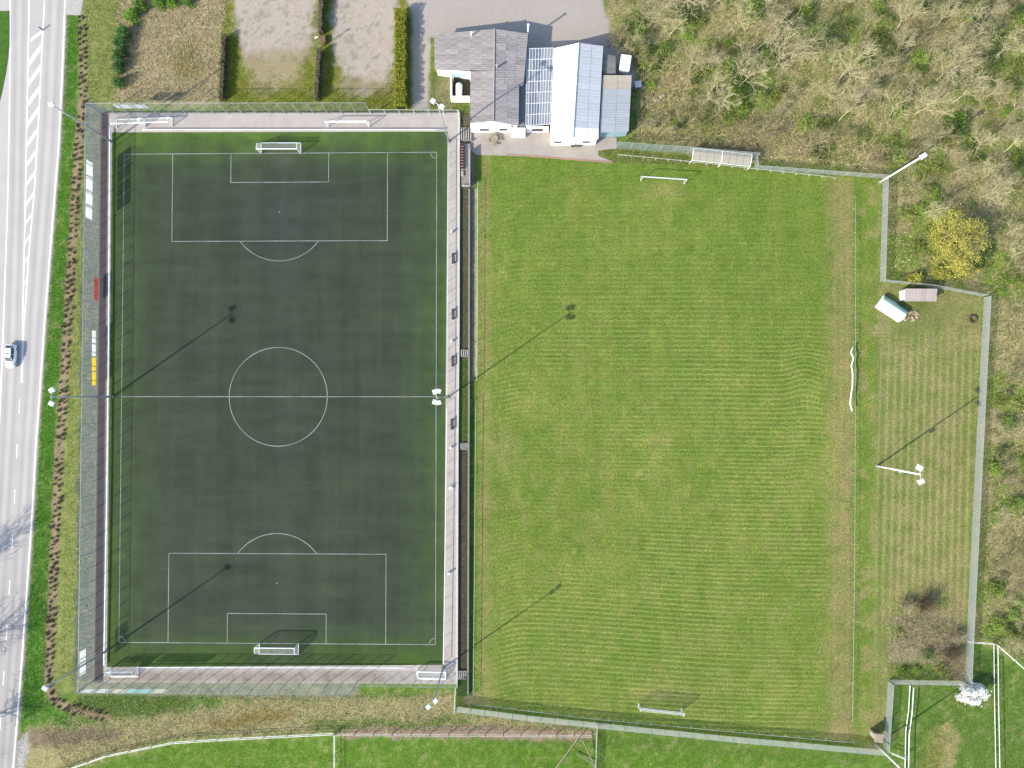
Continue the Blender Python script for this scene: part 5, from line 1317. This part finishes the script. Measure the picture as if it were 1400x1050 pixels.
def put_tree(i, px, py, s, rz, label, group, zt=0.0):
    p = P(px, py); e = empty("bare_tree", p, rz, label, "tree", group); e.scale = (s, s, s)
    link("trunk", TREES[i][0], None, e); link("crown", TREES[i][1], None, e)
def where(px, py):
    if px > 1318:
        if py < 200: return "in the woods far behind the white corner mast"
        if py < 395: return "beyond the yellow tree"
        if py < 480: return "across the fence from the old tyre"
        if py < 600: return "in the scrub beyond the striped side field"
        if py < 740: return "across the fence from the white mast of the side field"
        return "across the fence from the bramble corner"
    if py < 60: return "deep in the woods behind the yard" if px < 980 else "deep in the woods beside the ivy patches"
    if px < 930: return "beside the side shed"
    if px < 1050: return "behind the twin team shelter"
    if px < 1195: return "behind the chain-link fence beside the white corner mast" if py > 120 else "deep in the woods behind the twin shelter"
    return "just outside the corner with the white mast" if py < 260 else "inside the fence corner beside the yellow tree"
def size_word(s): return "small" if s < .62 else "medium" if s < .85 else "tall"
rw = np.random.default_rng(99); placed = []
FEATURE = [(1010, 118, 5, 1.05, "bare tree with a fan of pale limbs behind the twin shelter"), (1146, 166, 0, 1.1, "pale spreading bare tree behind the fence near the white mast"), (1250, 156, 5, 1.05, "large pale bare tree with wide open limbs above the white mast"),
           (1226, 40, 2, 1.15, "tall bare tree beside the green ivy patch"), (1262, 292, 1, .95, "bare tree next to the yellow tree inside the fence corner"), (885, 40, 5, 1.0, "bare tree overhanging the yard behind the side shed")]
for px, py, i, s, lb in FEATURE:
    put_tree(i, px, py, s, rw.uniform(0, 6), lb, None); placed.append((px, py))
tries = 0
while len(placed) < 112 and tries < 30000:
    tries += 1
    px, py = rw.uniform(850, 1440), rw.uniform(-40, 900)
    if sdist(WOODP, np.array([px]), np.array([py]))[0] > -9: continue
    if math.hypot(px - 1305, py - 330) < 48: continue
    if any((px - a)**2 + (py - b)**2 < (20 + 14*rw.uniform())**2 for a, b in placed): continue
    placed.append((px, py))
    near = sdist(WOODP, np.array([px]), np.array([py]))[0] > -45
    i = int(rw.choice([3, 4, 1, 3])) if near else int(rw.choice([0, 1, 2, 5, 4]))
    s = rw.uniform(.4, .75) if near else rw.uniform(.55, 1.2)
    lb = size_word(s) + (" many-stemmed" if i in (3, 4) else " single-trunked") + " bare tree " + where(px, py); gr = "bare trees " + where(px, py)
    put_tree(i, px, py, s, rw.uniform(0, 6.28), lb, gr)

for px, py, i, s_, rz_ in ((-62, 905, 5, 1.5, .3), (-48, 1000, 0, 1.6, 2.0), (-75, 805, 2, 1.5, 4.0)):
    put_tree(i, px, py, s_, rz_, "tall bare tree across the main road, shading its lanes", "bare trees across the road")
def clump_points(n, rx, ry, rz, seed, ncl=26, cs=.3, z0=.1):
    r = np.random.default_rng(seed)
    d = r.normal(size=(ncl, 3)); d[:, 2] = np.abs(d[:, 2]); d /= np.linalg.norm(d, axis=1)[:, None]; d *= r.uniform(.45, 1.0, (ncl, 1))
    c = d[r.integers(0, ncl, n)] + r.normal(size=(n, 3))*cs*.5
    p = c*np.array((rx, ry, rz)); p[:, 2] = np.maximum(p[:, 2] + z0, .03); return p
def twig_ball(seed, n, rad, h, r_=.018):
    r = np.random.default_rng(seed); segs = []
    for k in range(n):
        a = r.uniform(0, 2*math.pi); el = r.uniform(.25, 1.45); L = r.uniform(.5, 1.0)
        d = np.array((math.cos(a)*math.cos(el)*rad, math.sin(a)*math.cos(el)*rad, math.sin(el)*h))*L
        p0 = r.normal(size=3)*np.array((.25, .25, 0)); p0[2] = 0; m = p0 + d*.5 + r.normal(size=3)*.12*rad; e_ = p0 + d + r.normal(size=3)*.15*rad
        m[2] = max(m[2], .05); e_[2] = max(e_[2], .08)
        segs += [(p0, m, r_*1.5, r_), (m, e_, r_, r_*.7)]
        for q in range(2):
            f = r.uniform(.2, .9); s0 = m + (e_ - m)*f; s1 = s0 + r.normal(size=3)*.22*rad + d*.2; s1[2] = max(s1[2], .1)
            segs.append((s0, s1, r_*.8, r_*.6))
    return seg_tubes(segs, 3)
# leafy shrubs: separate foliage and stems
def shrub_kind(seed, n, rx, rz, size, cols, stems=9):
    return leaves_mesh("foliage", clump_points(n, rx, rx, rz, seed, 22, .34), size, cols, .5, seed), twig_ball(seed + 5, stems, rx*.7, rz*.9, .02)
IVY = [(124, 160, 58), (146, 178, 66), (106, 138, 54), (164, 184, 78)]
SHR = [shrub_kind(200, 900, 1.7, 1.5, .24, IVY), shrub_kind(210, 800, 1.5, 1.2, .22, [(140, 158, 66), (164, 168, 84), (120, 140, 60)]), shrub_kind(220, 900, 1.4, 2.0, .2, [(86, 112, 56), (102, 130, 60), (76, 100, 52)])]
for f, s in SHR: f.materials.append(M['leaf']); s.materials.append(M['barkdark'])
def put_shrub(k, px, py, s, label, group, name="green_shrub", z=0.0):
    p = P(px, py, z); e = empty(name, p, rw.uniform(0, 6.28), label, "shrub", group); e.scale = (s*rw.uniform(.85, 1.2), s, s*rw.uniform(.8, 1.1))
    link("foliage", SHR[k][0], None, e); link("stems", SHR[k][1], None, e)
cnt = 0; tries = 0
while cnt < 220 and tries < 20000:
    tries += 1
    px, py = rw.uniform(850, 1430), rw.uniform(-30, 890)
    if sdist(WOODP, np.array([px]), np.array([py]))[0] > -10: continue
    p = P(px, py)
    if float(fbm(np.array([p.x]), np.array([p.y]), .16, 161)[0]) + rw.uniform(-.1, .1) < .485: continue
    cnt += 1
    k = int(rw.choice([0, 0, 1, 2])); s = rw.uniform(.45, 1.1)
    put_shrub(k, px, py, s, size_word(s*.85) + (" bright green shrub ", " yellow-green shrub ", " dark green shrub ")[k] + where(px, py), "shrubs " + where(px, py))
# bramble scrub: tangled bare canes as one mass
def scrub(name, poly, n, label, seed, cols_mat, h=1.1, L=1.3, r_=.02, clump=None):
    B = pts_in(poly, n, seed, 0.0, clump); r = np.random.default_rng(seed); n = len(B)
    a = r.uniform(0, 2*math.pi, n); el = r.uniform(.2, 1.2, n); ln = L*r.uniform(.4, 1.2, n)
    d = np.stack([np.cos(a)*np.cos(el), np.sin(a)*np.cos(el), np.sin(el)*h], -1)*ln[:, None]
    p0 = B + np.stack([np.zeros(n), np.zeros(n), r.uniform(0, .8, n)*h], -1); p1 = p0 + d
    u = np.cross(d, r.normal(size=(n, 3))); u /= np.linalg.norm(u, axis=1)[:, None]; v = np.cross(d, u); v /= np.linalg.norm(v, axis=1)[:, None]
    ring0 = [p0 + (u*math.cos(t) + v*math.sin(t))*r_ for t in (0, 2.094, 4.189)]; ring1 = [p1 + (u*math.cos(t) + v*math.sin(t))*r_*.6 for t in (0, 2.094, 4.189)]
    q = np.stack(ring0 + ring1, 1).reshape(-1, 3); b = np.arange(n)[:, None]*6
    f = np.concatenate([b + np.array(k) for k in ((0, 1, 4, 3), (1, 2, 5, 4), (2, 0, 3, 5))], 0)
    cols = np.array([alb(*c) for c in cols_mat]); ci = np.repeat(cols[r.integers(0, len(cols), n)]*r.uniform(1.0, 1.6, (n, 1)), 6, 0)
    me = raw_mesh(name, q[:, 0], q[:, 1], q[:, 2], f, lambda X, Y: ci)
    return tag(link(name, me, M['blade']), label, "scrub", kind="stuff")
CANE = [(206, 190, 146), (190, 174, 128), (166, 152, 112), (216, 202, 160), (150, 146, 92), (140, 150, 80)]
scrub("woodland_scrub", [(x, y) for x, y in WOODP[:-2]] + [(1440, 900), (1440, -40)], 7000, "tangled tan undergrowth and canes on the woodland floor", 301, CANE, 1.0, 1.4, .022)
scrub("edge_scrub", [(872, 110), (905, 60), (1000, 150), (1210, 200), (1212, 236), (1040, 218), (870, 192)], 2200, "pale straw brambles along the woods edge behind the fences", 302, [(222, 204, 158), (206, 188, 138), (228, 212, 166), (188, 178, 120)], 1.1, 1.7, .022)
scrub("corner_scrub", [(1218, 850), (1250, 842), (1300, 850), (1316, 870), (1314, 926), (1290, 922), (1262, 905), (1240, 888), (1220, 896)], 1300, "dead bramble canes in the fenced corner of the side field", 303, [(182, 164, 138), (162, 144, 118), (200, 182, 154), (140, 126, 106)], .8, 1.1, .02)
lm = leaves_mesh("leaf_litter", pts_in(WOODP[:-2] + [(1440, 900), (1440, -40)], 50000, 311) + np.array((0, 0, .1)) + np.stack([np.zeros(50000), np.zeros(50000), np.random.default_rng(5).uniform(0, .5, 50000)], -1), .22, [(128, 150, 64), (108, 132, 54), (164, 152, 94), (186, 168, 124), (142, 160, 70), (150, 168, 76)], 2.2, 12)
tag(link("woodland_groundcover", lm, M['leaf']), "ivy and dead leaves covering the woodland floor", "ground cover", kind="stuff")

WD2 = [(x, y) for x, y in WOODP[:-2]] + [(1440, 900), (1440, -40)]
rough("woodland_straw", WD2, 46000, .5, .1, [(222, 206, 158), (206, 190, 140), (232, 216, 170), (188, 178, 118), (168, 178, 92), (140, 164, 74)], "flattened straw and grass on the woodland floor", 23, 1.1)
rough("edge_straw", [(872, 110), (905, 60), (1000, 150), (1210, 200), (1212, 236), (1040, 218), (870, 192)], 15000, .55, .1, [(228, 210, 164), (212, 196, 146), (236, 220, 176), (196, 184, 124)], "pale flattened straw along the woods edge behind the fences", 24, 1.1)
# yellow tree
a_, b_ = grow(71, 7.0, 1.05, (6, 5, 4, 3), .34, 2); yt = seg_tubes(a_, 5); yc = seg_tubes(b_, 3); yt.materials.append(M['barkdark']); yc.materials.append(M['barkdark'])
yl = leaves_mesh("foliage", clump_points(13000, 5.4, 6.0, 5.4, 72, 90, .2, 1.2), .2, [(206, 192, 88), (188, 180, 78), (168, 168, 74), (212, 202, 112), (150, 156, 70)], .5, 73); yl.materials.append(M['leaf'])
p = P(1296, 335); e = empty("yellow_tree", p, .4, "yellow flowering tree beside the fence corner by the shelters", "tree")
link("trunk", yt, None, e); link("crown", yl, None, e); link("twigs", yc, None, e)
yl2 = leaves_mesh("foliage", clump_points(2500, 1.7, 1.2, 1.6, 74, 18, .3, .3), .2, [(194, 188, 84), (182, 178, 76), (162, 166, 70)], .5, 75); yl2.materials.append(M['leaf'])
for px, py in ((1246, 383), (1283, 375), (1322, 372)):
    p = P(px, py); e = empty("yellow_bush", p, rw.uniform(0, 6), "low yellow bush against the fence behind the corrugated shelter", "bush", "yellow bushes behind the shelter"); link("foliage", yl2, None, e); link("stems", SHR[0][1], None, e)
for px, py, s_ in ((846, 66, .62), (860, 58, .6), (870, 76, .6), (838, 58, .45)):
    put_tree(3 if px != 860 else 4, px, py, s_, px*.7, "grey bare shrub overhanging the white box trailer", "bare shrubs by the box trailer")
# white blossom bush
bl = leaves_mesh("blossom", clump_points(9000, 2.4, 1.9, 2.2, 81, 40, .26, .5), .22, [(252, 250, 244), (244, 240, 232), (255, 253, 248)], 1.6, 82)
bl.materials.append(M['blossom'] if 'blossom' in M else M.setdefault('blossom', attr_mat("blossom", rough=.7, spec=.1, fine=((4.0, 1.2, 1.55),))))
p = P(1324, 945); e = empty("blossom_bush", p, .2, "bush covered in white blossom at the end of the chain-link fence", "bush"); link("blossom", bl, None, e)
tb = twig_ball(83, 26, 2.0, 2.2, .03); tb.materials.append(M['barkdark']); link("stems", tb, None, e)
tb2 = twig_ball(84, 150, 2.3, 2.0, .022); tb2.materials.append(M['barkdark'])
tb3 = twig_ball(85, 150, 2.0, 1.9, .022); tb3.materials.append(M['bark'])
for px, py, s, me, lb in ((1262, 824, 1.25, tb2, "large dark bare bush at the top of the fenced corner"), (1236, 826, .9, tb3, "pale bare bush beside the large dark bare bush"), (1300, 893, 1.0, tb2, "dark bare bush beside the long chain-link fence in the corner tangle"), (1306, 868, .8, tb3, "pale bare bush beside the long chain-link fence in the corner tangle")):
    p = P(px, py); e = empty("bare_bush", p, rw.uniform(0, 6), lb, "bush"); e.scale = (s,)*3; link("stems", me, None, e)
for px, py, k, s, lb in ((1265, 893, 2, .8, "dark evergreen shrub in the middle of the fenced corner tangle"), (1232, 918, 0, .75, "green shrub along the lower fence of the corner tangle"), (1250, 916, 0, .6, "green shrub along the lower fence of the corner tangle"), (1286, 915, 1, .8, "yellow-green shrub along the lower fence of the corner tangle"), (1228, 862, 1, .4, "small yellow-green tuft in the corner tangle")):
    put_shrub(k, px, py, s, lb, "shrubs in the corner tangle")
# evergreen shrubs by the dry plot
ev = leaves_mesh("foliage", clump_points(1500, 1.25, 1.25, 2.3, 91, 34, .28, .1), .2, [(64, 112, 48), (78, 128, 52), (52, 92, 44), (92, 140, 56)], .7, 92); ev.materials.append(M['leaf'])
ev2 = leaves_mesh("foliage", clump_points(1500, 1.4, 1.4, 1.9, 93, 34, .28, .1), .2, [(112, 160, 40), (98, 146, 40), (130, 170, 50)], .7, 94); ev2.materials.append(M['leaf'])
for px, py, me, lb in ((166, 42, ev, 0), (162.5, 57, ev, 0), (161.5, 69, ev, 0), (160.5, 80, ev, 0), (159.5, 91, ev, 0), (160, 112, ev, 0), (176, 19, ev2, 1), (190, 2, ev2, 2), (214, 0, ev2, 2), (233, -1, ev2, 2), (254, -2, ev2, 2)):
    p = P(px, py, 1.4); s = rw.uniform(.85, 1.1)
    e = empty("evergreen_shrub", (p.x, p.y, 0), rw.uniform(0, 6), ("dark evergreen shrub in the row between bank and dry plot", "bright green shrub at the head of the evergreen row", "bright green shrub at the top end of the dry plot")[lb], "shrub", ("evergreen row", None, "bright shrubs of the dry plot")[lb]); e.scale = (s,)*3
    link("foliage", me, None, e); link("stems", SHR[2][1], None, e)
# clipped hedge
def hedge(a, b, w, h, n, cols, label, size=.17, name="clipped_hedge", seed=1, core=True, stem=False):
    A, B = P(*a), P(*b); d = B - A; L = d.length
    e = empty(name, A, math.atan2(d.y, d.x), label, "hedge"); r = np.random.default_rng(seed)
    u = r.uniform(0, L, n); s = r.uniform(-1, 1, n); t = r.uniform(0, 1, n); face = r.uniform(0, 1, n)
    y = np.where(face < .5, s*w/2, np.sign(s)*w/2*r.uniform(.85, 1.05, n)); z = np.where(face < .5, h*r.uniform(.9, 1.08, n), t*h)
    y = y*(1 + .12*np.sin(u*1.7) + .1*np.sin(u*4.1)); z = z*(1 + .06*np.sin(u*2.3 + 1) + .05*np.sin(u*5.7))
    endm = r.uniform(0, 1, n) < .06; u = np.where(endm, np.where(r.uniform(0, 1, n) < .5, 0, L) + r.normal(size=n)*.1, u)
    me = leaves_mesh("foliage", np.stack([u, y, z], -1), size, cols, .5, seed); me.materials.append(M['leaf']); link("foliage", me, None, e)
    mb = MB(); k = 12
    mb.loft([[(L*i/k + .0, -w*.40, 0), (L*i/k, w*.40, 0), (L*i/k, w*.40, h*.86), (L*i/k, -w*.40, h*.86)] for i in range(k + 1)]); mb.build("core", M['hedgecore'], e)  # dark box added inside the leaves to block light
M['hedgecore'] = flat("hedge_inside", alb(70, 72, 44), .95, .05)
hedge((549.5, 21), (549.5, 150), 2.0, 2.2, 16000, [(170, 168, 42), (150, 156, 42), (188, 182, 60), (124, 138, 40), (104, 122, 40)], "clipped yellow-green hedge between gravel plot and driveway", seed=5)
hedge((310, 52), (306, 138), .8, 1.5, 5000, [(150, 138, 110), (168, 152, 120), (122, 112, 88), (110, 116, 60)], "thin dry hedge between dry plot and first gravel plot", .14, "thin_hedge", 6)
hedge((443, -20), (440, 48), .8, 1.7, 4500, [(170, 152, 132), (146, 132, 110), (112, 108, 78), (120, 130, 60)], "thin bare hedge above the street lamp between gravel plots", .14, "thin_hedge", 7)
hedge((439, 72), (435, 138), .8, 1.7, 4500, [(170, 152, 132), (146, 132, 110), (112, 108, 78), (120, 130, 60)], "thin bare hedge below the street lamp between gravel plots", .14, "thin_hedge", 8)
# young plants in the soil strip
M['leaf2'] = M['leaf']
pk = []
for k in range(4):
    tbk = leaves_mesh("young_plant", clump_points(150, .4, .4, .48, 120 + k, 6, .45, .05), .2, [(122, 104, 84), (104, 90, 70), (138, 120, 92), (98, 104, 60)], .4, 130 + k); tbk.materials.append(M['leaf']); pk.append(tbk)
ss = [0.0]
for a, b in zip(SOIL[:-1], SOIL[1:]): ss.append(ss[-1] + math.hypot(b[0] - a[0], b[1] - a[1]))
def young_where(y, t):
    if t > 950: return "at its bend outside the fence corner"
    for y1, w in ((130, "beside the evergreen shrubs"), (210, "at the fence corner by the stored goals"), (300, "beside the large white boards"), (365, "between the white boards and the red board"), (420, "beside the red board"), (485, "beside the narrow white boards"), (535, "beside the yellow boards"), (600, "near the two-head roadside mast"), (890, "along the boardless stretch of roadside fence")):
        if y < y1: return w
    return "beside the pale boards"
n = 0; t = 45.0
while t < ss[-1] and n < 260:
    x = np.interp(t, ss, [a[0] for a in SOIL]); y = np.interp(t, ss, [a[1] for a in SOIL])
    for sgn in (-1, 1):
        if rw.uniform() < .1: continue
        ox, oy = (sgn*3.4, 0) if t < 940 else (0, sgn*3.2)
        p = P(x + ox + rw.normal()*.8, y + oy + rw.normal()*1.2 + sgn*1.8)
        o = link("young_plant", pk[n % 4], None, None, p, rw.uniform(0, 6)); s = rw.uniform(.5, 1.0); o.scale = (s, s, s*rw.uniform(.7, 1.1))
        tag(o, "brown young plant in the soil strip " + young_where(y, t), "plant", "young plants in the soil strip " + young_where(y, t)); n += 1
    t += 7.6
